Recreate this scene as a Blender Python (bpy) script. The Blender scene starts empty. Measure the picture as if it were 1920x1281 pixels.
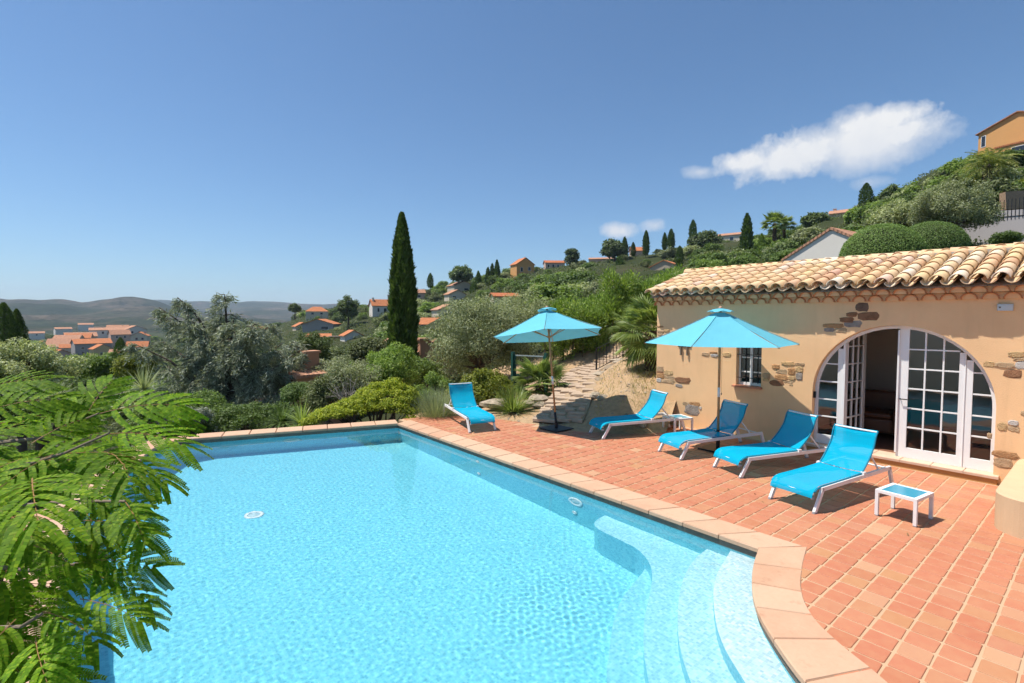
import bpy, math, random
import numpy as np
from mathutils import Vector, Matrix

random.seed(7)
RNG = np.random.default_rng(11)
SC = bpy.context.scene
COL = SC.collection
PI = math.pi
R = math.radians

# ------------------------------------------------------------------ camera
F_PX, HC = 950.0, 2.5                       # focal length in pixels of the 1920 px wide picture, eye height
PITCH, YAW = math.atan(46 / 950.0), R(39.7)
cam = bpy.data.cameras.new('camera')
cam.sensor_width = 36
cam.lens = F_PX / 1920 * 36
cam.clip_start, cam.clip_end = 0.05, 12000
cam_ob = bpy.data.objects.new('camera', cam)
COL.objects.link(cam_ob)
cam_ob.location = (0, 0, HC)
cam_ob.rotation_euler = (PI / 2 - PITCH, 0, -YAW)
SC.camera = cam_ob

# ------------------------------------------------------------------ sky and sun
SUN = Vector((-0.33, 0.30, 1.0)).normalized()
world = bpy.data.worlds.new('World')
SC.world = world
world.use_nodes = True
wn = world.node_tree
sky = wn.nodes.new('ShaderNodeTexSky')
sky.sky_type = 'NISHITA'
sky.sun_disc = False
sky.sun_elevation = math.asin(SUN.z)
sky.sun_rotation = math.atan2(SUN.x, SUN.y)
sky.air_density = 1.0
sky.dust_density = 0.3
sky.ozone_density = 8.0
sky.altitude = 100
SKY_STRENGTH = 0.082
CLOUD_BRIGHT = 7.4
sun_l = bpy.data.lights.new('sun', 'SUN')
sun_l.energy = 4.3
sun_l.angle = R(0.5)
sun_l.color = (1.0, 0.955, 0.88)
sun_l.cycles.is_caustics_light = True
sun_ob = bpy.data.objects.new('sun', sun_l)
COL.objects.link(sun_ob)
sun_ob.rotation_euler = SUN.to_track_quat('Z', 'Y').to_euler()
sun_ob.location = (-10, 12, 40)

SC.view_settings.view_transform = 'Standard'
SC.view_settings.look = 'None'
SC.view_settings.gamma = 1
SC.view_settings.exposure = 0.7
SC.view_settings.use_curve_mapping = False
SC.cycles.use_denoising = True
SC.cycles.max_bounces = 8
SC.cycles.diffuse_bounces = 3
SC.cycles.volume_bounces = 0
SC.cycles.adaptive_threshold = 0.03
SC.cycles.transparent_max_bounces = 12
SC.cycles.caustics_refractive = True
SC.cycles.sample_clamp_indirect = 6

# camera frame, used to lay the far landscape out by bearing and distance
_f0 = Vector((math.sin(YAW), math.cos(YAW), 0))
_rt = Vector((math.cos(YAW), -math.sin(YAW), 0))
_up = Vector((0, 0, math.cos(PITCH))) + _f0 * math.sin(PITCH)
_fw = _f0 * math.cos(PITCH) - Vector((0, 0, math.sin(PITCH)))


def W(px, py, D):
    """point at horizontal distance D along the view axis on the sight line px, py"""
    d = _fw + _rt * ((px - 960) / F_PX) - _up * ((py - 640.5) / F_PX)
    return Vector((0, 0, HC)) + d * (D / d.dot(_f0))


def G(px, D):
    """plan position (x, y) on bearing px at distance D"""
    p = W(px, 594, D)
    return p.x, p.y


def PX(P):
    v = Vector(P) - Vector((0, 0, HC))
    z = v.dot(_fw)
    return 960 + F_PX * v.dot(_rt) / z, 640.5 - F_PX * v.dot(_up) / z, v.dot(_f0)


def GX(px, py, X):
    d = _fw + _rt * ((px - 960) / F_PX) - _up * ((py - 640.5) / F_PX)
    return Vector((0, 0, HC)) + d * (X / d.x)


# clouds live in the sky itself, as directions
def sky_nodes():
    N, L = wn.nodes, wn.links
    bg = N['Background']
    tc = N.new('ShaderNodeTexCoord')

    def vec_math(op, a, b=None):
        n = N.new('ShaderNodeVectorMath'); n.operation = op
        L.new(a, n.inputs[0])
        if b is not None:
            n.inputs[1].default_value = b
        return n

    def math_(op, a, b=None, clamp=False):
        n = N.new('ShaderNodeMath'); n.operation = op; n.use_clamp = clamp
        for i, q in enumerate((a, b)):
            if q is None:
                continue
            if isinstance(q, (int, float)):
                n.inputs[i].default_value = q
            else:
                L.new(q, n.inputs[i])
        return n.outputs[0]
    dirn = vec_math('NORMALIZE', tc.outputs['Generated']).outputs[0]
    noise = N.new('ShaderNodeTexNoise'); noise.inputs['Scale'].default_value = 9
    noise.inputs['Detail'].default_value = 9; noise.inputs['Roughness'].default_value = 0.62
    L.new(dirn, noise.inputs['Vector'])
    noise2 = N.new('ShaderNodeTexNoise'); noise2.inputs['Scale'].default_value = 26
    noise2.inputs['Detail'].default_value = 8; noise2.inputs['Roughness'].default_value = 0.6
    L.new(dirn, noise2.inputs['Vector'])
    total, under = None, None
    # (bearing px, py, half length px, half height px, tilt degrees, noise node, density)
    for px, py, hw, hh, tilt, nz, dens in ((1605, 264, 150, 58, -3, noise, 1.0), (1500, 290, 130, 46, -5, noise2, 1.0), (1640, 228, 82, 30, 0, noise2, 1.0), (1690, 250, 72, 26, -6, noise2, .9),
                                           (1405, 303, 72, 26, 0, noise2, .9), (1312, 322, 30, 13, 0, noise2, .35), (1630, 342, 36, 14, 0, noise2, .25),
                                           (1155, 433, 36, 17, 0, noise2, .8), (1228, 423, 25, 14, 0, noise2, .5)):
        c = (W(px, py, 10) - Vector((0, 0, HC))).normalized()
        e1 = Vector((c.y, -c.x, 0)).normalized()
        e2 = e1.cross(c)
        if e2.z < 0:
            e2 = -e2
        t = R(-tilt)
        a1 = e1 * math.cos(t) + e2 * math.sin(t)
        a2 = -e1 * math.sin(t) + e2 * math.cos(t)
        k = 1 / (F_PX * (1 + ((px - 960) / F_PX) ** 2) ** .5)
        rel = vec_math('SUBTRACT', dirn, tuple(c))
        u = math_('DIVIDE', vec_math('DOT_PRODUCT', rel.outputs[0], tuple(a1)).outputs['Value'], hw * k)
        v = math_('DIVIDE', vec_math('DOT_PRODUCT', rel.outputs[0], tuple(a2)).outputs['Value'], hh * k)
        r2 = math_('ADD', math_('MULTIPLY', u, u), math_('MULTIPLY', v, v))
        f = math_('SUBTRACT', 1.0, math_('SQRT', r2))                 # 1 in the middle, 0 at the rim
        f = math_('ADD', f, math_('MULTIPLY', math_('SUBTRACT', nz.outputs[0], 0.5), 1.6))
        f = math_('MULTIPLY', math_('MULTIPLY', f, 1.55), dens, True)
        front = math_('GREATER_THAN', vec_math('DOT_PRODUCT', dirn, tuple(c)).outputs['Value'], 0.5)
        f = math_('MULTIPLY', f, front)
        total = f if total is None else math_('MAXIMUM', total, f)
        if px == 1605:
            under = math_('MULTIPLY', math_('ADD', v, 1.0), 0.5, True)
    total = math_('POWER', total, 0.8, True)
    mixc = N.new('ShaderNodeMix'); mixc.data_type = 'RGBA'
    mixc.inputs[6].default_value = (0.70 * CLOUD_BRIGHT, 0.75 * CLOUD_BRIGHT, 0.84 * CLOUD_BRIGHT, 1)
    mixc.inputs[7].default_value = (1.0 * CLOUD_BRIGHT, 0.99 * CLOUD_BRIGHT, 0.97 * CLOUD_BRIGHT, 1)
    shade = math_('ADD', math_('MULTIPLY', under, 0.6), math_('MULTIPLY', noise2.outputs[0], 0.6), True)
    L.new(shade, mixc.inputs[0])
    mix = N.new('ShaderNodeMix'); mix.data_type = 'RGBA'
    L.new(total, mix.inputs[0])
    tint = N.new('ShaderNodeMix'); tint.data_type = 'RGBA'; tint.blend_type = 'MULTIPLY'; tint.inputs[0].default_value = 1
    tint.inputs[7].default_value = (.89, .985, .975, 1)
    L.new(sky.outputs[0], tint.inputs[6])
    L.new(tint.outputs[2], mix.inputs[6])
    L.new(mixc.outputs[2], mix.inputs[7])
    L.new(mix.outputs[2], bg.inputs[0])
    bg.inputs[1].default_value = SKY_STRENGTH


sky_nodes()

# ------------------------------------------------------------------ object helpers
def put(name, me, parent=None, loc=(0, 0, 0), rot=(0, 0, 0), scale=(1, 1, 1)):
    o = bpy.data.objects.new(name, me)
    COL.objects.link(o)
    o.location = loc
    o.rotation_euler = rot
    o.scale = scale if isinstance(scale, (tuple, list)) else (scale,) * 3
    if parent is not None:
        o.parent = parent
    return o


def tag(o, label=None, cat=None, group=None, kind=None):
    if label: o['label'] = label
    if cat: o['category'] = cat
    if group: o['group'] = group
    if kind: o['kind'] = kind
    return o


def thing(name, label, cat, loc=(0, 0, 0), rz=0.0, group=None, rot=None):
    o = bpy.data.objects.new(name, None)
    COL.objects.link(o)
    o.empty_display_size = 0.2
    o.location = loc
    o.rotation_euler = rot or (0, 0, rz)
    return tag(o, label, cat, group)


def copy_tree(o, parent=None):
    c = o.copy()
    COL.objects.link(c)
    c.parent = parent
    for ch in list(o.children):
        copy_tree(ch, c)
    return c


def np_mesh(name, V, faces, mat=None, smooth=False):
    """V (n,3); faces = list of integer arrays (m,3) or (m,4)"""
    V = np.asarray(V, dtype=np.float32)
    if not isinstance(faces, list):
        faces = [faces]
    faces = [np.asarray(f, dtype=np.int32) for f in faces if len(f)]
    me = bpy.data.meshes.new(name)
    me.vertices.add(len(V))
    me.vertices.foreach_set('co', V.ravel())
    nl = sum(f.size for f in faces)
    npoly = sum(len(f) for f in faces)
    me.loops.add(nl)
    me.loops.foreach_set('vertex_index', np.concatenate([f.ravel() for f in faces]))
    me.polygons.add(npoly)
    tot = np.concatenate([np.full(len(f), f.shape[1], np.int32) for f in faces])
    me.polygons.foreach_set('loop_start', np.concatenate([[0], np.cumsum(tot)[:-1]]).astype(np.int32))
    me.polygons.foreach_set('loop_total', tot)
    if smooth:
        me.polygons.foreach_set('use_smooth', np.ones(npoly, dtype=bool))
    if mat:
        me.materials.append(mat)
    me.update(calc_edges=True)
    return me


class MB:
    """collects simple shapes; build() makes ONE mesh object"""
    def __init__(self):
        self.v, self.f = [], []

    def add(self, vs, fs):
        n = len(self.v)
        self.v += [tuple(p) for p in vs]
        self.f += [tuple(i + n for i in q) for q in fs]
        return self

    def box(self, x0, x1, y0, y1, z0, z1, M=None):
        vs = [Vector(p) for p in ((x0, y0, z0), (x1, y0, z0), (x1, y1, z0), (x0, y1, z0), (x0, y0, z1), (x1, y0, z1), (x1, y1, z1), (x0, y1, z1))]
        if M is not None:
            vs = [M @ p for p in vs]
        return self.add(vs, [(3, 2, 1, 0), (4, 5, 6, 7), (0, 1, 5, 4), (1, 2, 6, 5), (2, 3, 7, 6), (3, 0, 4, 7)])

    def tube(self, pts, r, n=8, caps=True):
        pts = [Vector(p) for p in pts]
        rs = list(r) if isinstance(r, (list, tuple)) else [r] * len(pts)
        rings, prev = [], None
        for i, p in enumerate(pts):
            a = pts[max(i - 1, 0)]; b = pts[min(i + 1, len(pts) - 1)]
            t = (b - a).normalized()
            if prev is None:
                s = t.cross(Vector((0, 0, 1)))
                if s.length < 1e-3:
                    s = Vector((1, 0, 0))
            else:
                s = prev - t * prev.dot(t)
            s.normalize(); prev = s
            u = t.cross(s)
            rings.append([p + (s * math.cos(2 * PI * k / n) + u * math.sin(2 * PI * k / n)) * rs[i] for k in range(n)])
        vs = [q for ring in rings for q in ring]
        fs = []
        for i in range(len(rings) - 1):
            for k in range(n):
                fs.append((i * n + k, i * n + (k + 1) % n, (i + 1) * n + (k + 1) % n, (i + 1) * n + k))
        if caps:
            fs.append(tuple(range(n - 1, -1, -1)))
            fs.append(tuple((len(rings) - 1) * n + k for k in range(n)))
        return self.add(vs, fs)

    def bar(self, a, b, w, h, up=(0, 0, 1)):
        """rectangular bar from a to b"""
        a, b = Vector(a), Vector(b)
        t = (b - a).normalized()
        s = t.cross(Vector(up))
        if s.length < 1e-4:
            s = t.cross(Vector((1, 0, 0)))
        s.normalize(); u = s.cross(t)
        vs = []
        for p in (a, b):
            for i, j in ((-1, -1), (1, -1), (1, 1), (-1, 1)):
                vs.append(p + s * (i * w / 2) + u * (j * h / 2))
        return self.add(vs, [(3, 2, 1, 0), (4, 5, 6, 7), (0, 1, 5, 4), (1, 2, 6, 5), (2, 3, 7, 6), (3, 0, 4, 7)])

    def slab(self, poly, z0, z1, bev=0.0):
        """prism over a counter-clockwise polygon with a chamfered top edge"""
        n = len(poly)
        cx = sum(p[0] for p in poly) / n; cy = sum(p[1] for p in poly) / n
        rings = [[(x, y, z0) for x, y in poly]]
        if bev > 0:
            rings.append([(x, y, z1 - bev) for x, y in poly])
            top = []
            for x, y in poly:
                d = math.hypot(x - cx, y - cy) or 1
                k = max(0, d - bev) / d
                top.append((cx + (x - cx) * k, cy + (y - cy) * k, z1))
            rings.append(top)
        else:
            rings.append([(x, y, z1) for x, y in poly])
        vs = [p for r_ in rings for p in r_]
        fs = []
        for i in range(len(rings) - 1):
            for k in range(n):
                fs.append((i * n + k, i * n + (k + 1) % n, (i + 1) * n + (k + 1) % n, (i + 1) * n + k))
        fs.append(tuple((len(rings) - 1) * n + k for k in range(n)))
        return self.add(vs, fs)

    def lathe(self, prof, n=16, c=(0, 0, 0)):
        """profile of (radius, z)"""
        vs, fs = [], []
        for r_, z in prof:
            for k in range(n):
                a = 2 * PI * k / n
                vs.append((c[0] + r_ * math.cos(a), c[1] + r_ * math.sin(a), c[2] + z))
        for i in range(len(prof) - 1):
            for k in range(n):
                fs.append((i * n + k, i * n + (k + 1) % n, (i + 1) * n + (k + 1) % n, (i + 1) * n + k))
        fs.append(tuple(range(n - 1, -1, -1)))
        fs.append(tuple((len(prof) - 1) * n + k for k in range(n)))
        return self.add(vs, fs)

    def mesh(self, name, mat, smooth=False):
        me = bpy.data.meshes.new(name)
        me.from_pydata(self.v, [], self.f)
        if mat:
            me.materials.append(mat)
        if smooth:
            me.polygons.foreach_set('use_smooth', [True] * len(me.polygons))
        me.update()
        return me

    def build(self, name, mat, parent=None, smooth=False, loc=(0, 0, 0), rot=(0, 0, 0)):
        return put(name, self.mesh(name, mat, smooth), parent, loc, rot)


# ------------------------------------------------------------------ materials
def srgb(r, g, b):
    f = lambda c: (c / 255 / 12.92) if c / 255 <= .04045 else ((c / 255 + .055) / 1.055) ** 2.4
    return (f(r), f(g), f(b))


class Mt:
    def __init__(self, name):
        self.m = bpy.data.materials.new(name)
        self.m.use_nodes = True
        self.t = self.m.node_tree
        self.N, self.L = self.t.nodes, self.t.links
        self.b = self.N['Principled BSDF']
        self.out = self.N['Material Output']

    def n(self, kind, **kw):
        x = self.N.new(kind)
        for k, v in kw.items():
            setattr(x, k, v)
        return x

    def tex(self, scale, detail=4, rough=.55, vec=None, kind='ShaderNodeTexNoise'):
        x = self.n(kind)
        x.inputs['Scale'].default_value = scale
        if 'Detail' in x.inputs: x.inputs['Detail'].default_value = detail
        if 'Roughness' in x.inputs: x.inputs['Roughness'].default_value = rough
        if vec is None:
            vec = self.coord()
        self.L.new(vec, x.inputs['Vector'])
        return x

    def coord(self, which='Object'):
        return self.n('ShaderNodeTexCoord').outputs[which]

    def val(self, x, sock):
        if isinstance(x, (int, float)):
            sock.default_value = x
        elif isinstance(x, tuple):
            sock.default_value = (*x, 1) if len(x) == 3 else x
        else:
            self.L.new(x, sock)

    def mix(self, fac, a, b, mode='MIX'):
        x = self.n('ShaderNodeMix', data_type='RGBA', blend_type=mode)
        self.val(fac, x.inputs[0]); self.val(a, x.inputs[6]); self.val(b, x.inputs[7])
        return x.outputs[2]

    def math(self, op, a, b=None, c=None, clamp=False):
        x = self.n('ShaderNodeMath', operation=op, use_clamp=clamp)
        for i, q in enumerate((a, b, c)):
            if q is not None:
                self.val(q, x.inputs[i])
        return x.outputs[0]

    def ramp(self, fac, stops):
        x = self.n('ShaderNodeValToRGB')
        e = x.color_ramp.elements
        while len(e) < len(stops):
            e.new(0.5)
        for el, (p, c) in zip(e, stops):
            el.position = p
            el.color = (*c, 1) if len(c) == 3 else c
        self.val(fac, x.inputs[0])
        return x.outputs[0]

    def rnd(self, src):
        if src == 'object':
            return self.n('ShaderNodeObjectInfo').outputs['Random']
        return self.n('ShaderNodeNewGeometry').outputs['Random Per Island']

    def bump(self, h, strength=.3, dist=.02):
        x = self.n('ShaderNodeBump')
        x.inputs['Strength'].default_value = strength
        x.inputs['Distance'].default_value = dist
        self.L.new(h, x.inputs['Height'])
        self.L.new(x.outputs[0], self.b.inputs['Normal'])

    def fin(self, col, rough=.7, spec=.3, metal=0):
        self.val(col, self.b.inputs['Base Color'])
        self.val(rough, self.b.inputs['Roughness'])
        self.b.inputs['Specular IOR Level'].default_value = spec
        self.b.inputs['Metallic'].default_value = metal
        return self.m


def scl(c, k):
    return tuple(min(1, x * k) for x in c)


def plain(name, c, rough=.6, var=.12, scale=6, bump=0, bscale=40, spec=.3, metal=0, bdist=.01):
    t = Mt(name)
    nz = t.tex(scale, 5)
    col = t.mix(nz.outputs[0], scl(c, 1 - var), scl(c, 1 + var))
    if bump:
        t.bump(t.tex(bscale, 6, .6).outputs[0], bump, bdist)
    return t.fin(col, rough, spec, metal)


def leafmat(name, c1, c2, trans=.25, rough=.55, spec=.25, c3=None, objvar=.25, k=1.8):
    c1, c2 = scl(c1, k), scl(c2, k)
    c3 = scl(c3, k) if c3 else None
    trans = min(.45, trans + .08)
    """foliage: colour varies from leaf to leaf and from plant to plant; light passes through"""
    t = Mt(name)
    r_ = t.rnd('island')
    stops = [(0, c1), (1, c2)] if c3 is None else [(0, c1), (.75, c2), (1, c3)]
    col = t.ramp(r_, stops)
    o_ = t.rnd('object')
    col = t.mix(o_, t.mix(1.0, col, (1 - objvar, 1 - objvar, 1 - objvar), 'MULTIPLY'), t.mix(1.0, col, (1 + objvar, 1 + objvar * .9, 1 + objvar * .6), 'MULTIPLY'))
    t.fin(col, rough, spec)
    tr = t.n('ShaderNodeBsdfTranslucent')
    t.L.new(t.mix(1.0, col, (1.25, 1.3, .7), 'MULTIPLY'), tr.inputs[0])
    mx = t.n('ShaderNodeMixShader')
    mx.inputs[0].default_value = trans
    t.L.new(t.b.outputs[0], mx.inputs[1]); t.L.new(tr.outputs[0], mx.inputs[2])
    t.L.new(mx.outputs[0], t.out.inputs[0])
    return t.m

# ================================================================== THE SETTING: pool and terrace
def GZ(px, py, z=0.0):
    d = _fw + _rt * ((px - 960) / F_PX) - _up * ((py - 640.5) / F_PX)
    return Vector((0, 0, HC)) + d * ((z - HC) / d.z)


def inside(p, poly):
    x, y = p; c = False; n = len(poly)
    for i in range(n):
        x1, y1 = poly[i][0], poly[i][1]; x2, y2 = poly[(i + 1) % n][0], poly[(i + 1) % n][1]
        if (y1 > y) != (y2 > y) and x < (x2 - x1) * (y - y1) / (y2 - y1) + x1:
            c = not c
    return c


def clip(poly, a, b):
    """keep the part of poly left of the line a-b"""
    out = []
    sd = lambda p: (b[0] - a[0]) * (p[1] - a[1]) - (b[1] - a[1]) * (p[0] - a[0])
    for i in range(len(poly)):
        p, q = poly[i], poly[(i + 1) % len(poly)]
        s, t = sd(p), sd(q)
        if s >= 0:
            out.append(p)
        if (s >= 0) != (t >= 0):
            k = s / (s - t)
            out.append((p[0] + (q[0] - p[0]) * k, p[1] + (q[1] - p[1]) * k))
    return out


def mosaic(name, k=(1, 1, 1)):
    t = Mt(name)
    co = t.coord('Object')
    sep = t.n('ShaderNodeSeparateXYZ'); t.L.new(co, sep.inputs[0])
    cell = []
    line = None
    for ax in range(3):
        s = t.math('DIVIDE', sep.outputs[ax], 0.027)
        cell.append(t.math('FLOOR', t.math('ADD', s, 0.013)))
        fr = t.math('ABSOLUTE', t.math('SUBTRACT', t.math('FRACT', t.math('ADD', s, 0.013)), 0.5))
        if ax < 2:
            g = t.math('GREATER_THAN', fr, 0.44)
            line = g if line is None else t.math('MAXIMUM', line, g)
    cmb = t.n('ShaderNodeCombineXYZ')
    for i in range(3):
        t.L.new(cell[i], cmb.inputs[i])
    wh = t.n('ShaderNodeTexWhiteNoise', noise_dimensions='3D'); t.L.new(cmb.outputs[0], wh.inputs['Vector'])
    col = t.ramp(wh.outputs['Value'], [(0, (.40, .63, .70)), (.45, (.52, .75, .80)), (.8, (.60, .80, .83)), (1, (.72, .86, .86))])
    col = t.mix(t.math('MULTIPLY', line, .55), col, (.70, .84, .86))
    col = t.mix(1.0, col, k, 'MULTIPLY')
    return t.fin(col, .25, .4)


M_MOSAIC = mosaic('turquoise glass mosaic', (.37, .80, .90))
M_STEP_TINT = [mosaic('depth tinted step %d' % i, k) for i, k in enumerate(((.47, .82, .90), (.60, .86, .91), (.80, .90, .92), (1.08, .95, .94)))]  # paler towards the surface: the water's depth tint is painted into the mosaic
M_BAND = plain('dark waterline stone', (.17, .14, .11), .7, .5, 7, .5, 30)


def coping_mat(src):
    t = Mt('pink sandstone coping ' + src)
    big = t.tex(3.0, 6, .62)
    fine = t.tex(26, 6, .7)
    base = t.ramp(t.rnd(src), [(0, (.50, .30, .19)), (.35, (.55, .37, .25)), (.7, (.50, .28, .175)), (1, (.57, .42, .29))])
    col = t.mix(t.math('MULTIPLY', t.math('SUBTRACT', big.outputs[0], .35, clamp=True), 1.6, clamp=True), base, (.58, .40, .27))
    col = t.mix(t.math('MULTIPLY', fine.outputs[0], .5), col, t.mix(1.0, col, (.80, .68, .62), 'MULTIPLY'))
    st = t.tex(5.5, 4, .7)
    col = t.mix(t.math('MULTIPLY', t.math('SUBTRACT', st.outputs[0], .58, clamp=True), 3.0, clamp=True), col, (.36, .17, .10))
    t.bump(fine.outputs[0], .35, .006)
    return t.fin(col, .75, .25)


M_COPING = coping_mat('object')


def tile_mat(src):
    t = Mt('terracotta tile ' + src)
    r_ = t.rnd(src)
    base = t.ramp(r_, [(0, (.43, .150, .080)), (.2, (.48, .180, .100)), (.45, (.45, .158, .084)), (.62, (.49, .195, .108)), (.80, (.44, .165, .085)), (.88, (.46, .225, .105)),
                       (.95, (.46, .19, .108)), (.98, (.50, .27, .155)), (1, (.51, .29, .165))])
    nz = t.tex(9, 6, .65)
    col = t.mix(t.math('MULTIPLY', t.math('SUBTRACT', nz.outputs[0], .42, clamp=True), 2.2, clamp=True), base, t.mix(.5, base, (.52, .28, .145)))
    n2 = t.tex(70, 4, .7)
    col = t.mix(t.math('MULTIPLY', n2.outputs[0], .30), col, t.mix(1.0, col, (.72, .66, .62), 'MULTIPLY'))
    n3 = t.tex(1.1, 3, .5, t.coord('Generated') if False else t.n('ShaderNodeNewGeometry').outputs['Position'])
    col = t.mix(t.math('MULTIPLY', t.math('SUBTRACT', n3.outputs[0], .5, clamp=True), 1.5, clamp=True), col, (.50, .27, .145))
    t.bump(n2.outputs[0], .25, .004)
    rg = t.math('ADD', t.math('MULTIPLY', nz.outputs[0], .3), .42)
    return t.fin(col, rg, .35)


M_TILE_O, M_TILE_I = tile_mat('object'), tile_mat('island')


def grout_mat():
    t = Mt('sandy grout')
    a = t.tex(2.2, 5, .6, t.n('ShaderNodeNewGeometry').outputs['Position']); b = t.tex(60, 4, .7)
    col = t.mix(a.outputs[0], (.47, .30, .175), (.55, .37, .225))
    col = t.mix(t.math('MULTIPLY', b.outputs[0], .5), col, (.36, .27, .19))
    return t.fin(col, .9, .15)


M_GROUT = grout_mat()

POOL = [(5.5, 10.82), (3.33, 11.57), (1.53, 12.17), (1.05, 12.10), (.75, 11.6), (.55, 10.9), (.1, 9.5), (-.3, 8.45), (-.33, 5.8), (-.33, -.6)]
ARC_IN = [(3.25, -.6), (3.28, -.1), (3.35, .45), (3.5, .92), (3.72, 1.28), (4.03, 1.62), (4.35, 1.90), (4.72, 2.11), (5.10, 2.27), (5.5, 2.40)]
ARC_OUT = [(3.76, -.6), (3.80, -.15), (3.88, .30), (4.02, .75), (4.20, 1.05), (4.37, 1.33), (4.58, 1.57), (4.90, 1.77), (5.33, 1.93), (5.92, 2.10)]


def smooth_line(P, k=4):
    out = []
    for i in range(len(P) - 1):
        p0 = Vector(P[max(i - 1, 0)]); p1 = Vector(P[i]); p2 = Vector(P[i + 1]); p3 = Vector(P[min(i + 2, len(P) - 1)])
        for j in range(k):
            t = j / k
            q = .5 * ((2 * p1) + (p2 - p0) * t + (2 * p0 - 5 * p1 + 4 * p2 - p3) * t * t + (3 * p1 - p0 - 3 * p2 + p3) * t ** 3)
            out.append((q.x, q.y))
    out.append(tuple(P[-1]))
    return out


ARC_IN_S, ARC_OUT_S = smooth_line(ARC_IN, 4), smooth_line(ARC_OUT, 4)
BASIN = POOL + ARC_IN_S
ZF, ZW = -1.30, -0.11

mb = MB()
n = len(BASIN)
mb.add([(x, y, ZF) for x, y in BASIN], [tuple(range(n))])
for i in range(n):
    a, b = BASIN[i], BASIN[(i + 1) % n]
    mb.add([(*a, ZF), (*b, ZF), (*b, -.05), (*a, -.05)], [(3, 2, 1, 0)])
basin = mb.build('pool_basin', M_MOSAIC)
tag(basin, kind='structure')
basin.cycles.is_caustics_receiver = True

# waterline band: dark stained stone just under the coping
mb = MB()
for i in range(n):
    a, b = Vector(BASIN[i]), Vector(BASIN[(i + 1) % n])
    d = (b - a)
    if d.length < 1e-6: continue
    nrm = Vector((-d.y, d.x)).normalized() * .008
    mb.add([(a.x, a.y, -.135), (b.x, b.y, -.135), (b.x + nrm.x, b.y + nrm.y, -.135), (a.x + nrm.x, a.y + nrm.y, -.135),
            (a.x, a.y, -.047), (b.x, b.y, -.047), (b.x + nrm.x, b.y + nrm.y, -.047), (a.x + nrm.x, a.y + nrm.y, -.047)],
           [(0, 3, 2, 1), (2, 3, 7, 6), (4, 5, 6, 7)])
band = mb.build('waterline_band', M_BAND, basin)
band.cycles.is_caustics_receiver = True

# steps and bench, concentric round the corner of the terrace
E1 = [(5.58, 2.765), (5.26, 2.68), (4.87, 2.57), (4.51, 2.41), (4.1, 2.16), (3.85, 1.96), (3.66, 1.75), (3.42, 1.45), (3.18, 1.05), (3.0, .5), (2.95, -.1), (2.93, -.62)]
E2 = [(5.58, 3.035), (5.16, 2.99), (4.74, 2.86), (4.3, 2.65), (3.89, 2.4), (3.61, 2.18), (3.38, 1.95), (3.08, 1.6), (2.84, 1.12), (2.66, .5), (2.6, -.1), (2.58, -.62)]
E3 = [(5.58, 4.56), (5.38, 4.56), (5.20, 4.5), (5.09, 4.34), (5.05, 3.9), (5.02, 3.66), (4.88, 3.41), (4.66, 3.2), (4.33, 3.0), (3.98, 2.81), (3.71, 2.63), (3.48, 2.45), (3.20, 2.18), (2.82, 1.75), (2.52, 1.15), (2.34, .5), (2.26, -.1), (2.24, -.62)]
E4 = [(5.20, 3.62), (4.95, 3.49), (4.54, 3.37), (4.21, 3.27), (3.86, 3.09), (3.52, 2.86), (3.16, 2.58), (2.6, 1.9), (2.25, 1.2), (2.05, .5), (1.95, -.1), (1.92, -.62)]
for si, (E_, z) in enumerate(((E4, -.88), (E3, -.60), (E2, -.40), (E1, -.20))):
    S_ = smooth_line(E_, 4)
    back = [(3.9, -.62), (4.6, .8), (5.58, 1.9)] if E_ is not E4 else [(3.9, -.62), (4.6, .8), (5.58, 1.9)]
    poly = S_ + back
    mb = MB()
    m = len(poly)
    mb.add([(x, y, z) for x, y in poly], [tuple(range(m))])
    st = mb.build('step_tread', M_STEP_TINT[si], basin)
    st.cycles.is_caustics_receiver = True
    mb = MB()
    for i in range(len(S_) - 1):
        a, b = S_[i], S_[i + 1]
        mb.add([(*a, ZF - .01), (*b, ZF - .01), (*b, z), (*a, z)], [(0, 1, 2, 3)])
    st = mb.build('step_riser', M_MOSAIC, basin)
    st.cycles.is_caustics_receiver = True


def mat_water():
    t = Mt('pool water')
    t.N.remove(t.b)
    g = t.n('ShaderNodeBsdfGlass')
    g.inputs['IOR'].default_value = 1.33
    g.inputs['Roughness'].default_value = 0
    g.inputs['Color'].default_value = (.965, 1.0, 1.0, 1)
    t.L.new(g.outputs[0], t.out.inputs[0])
    return t.m


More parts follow.
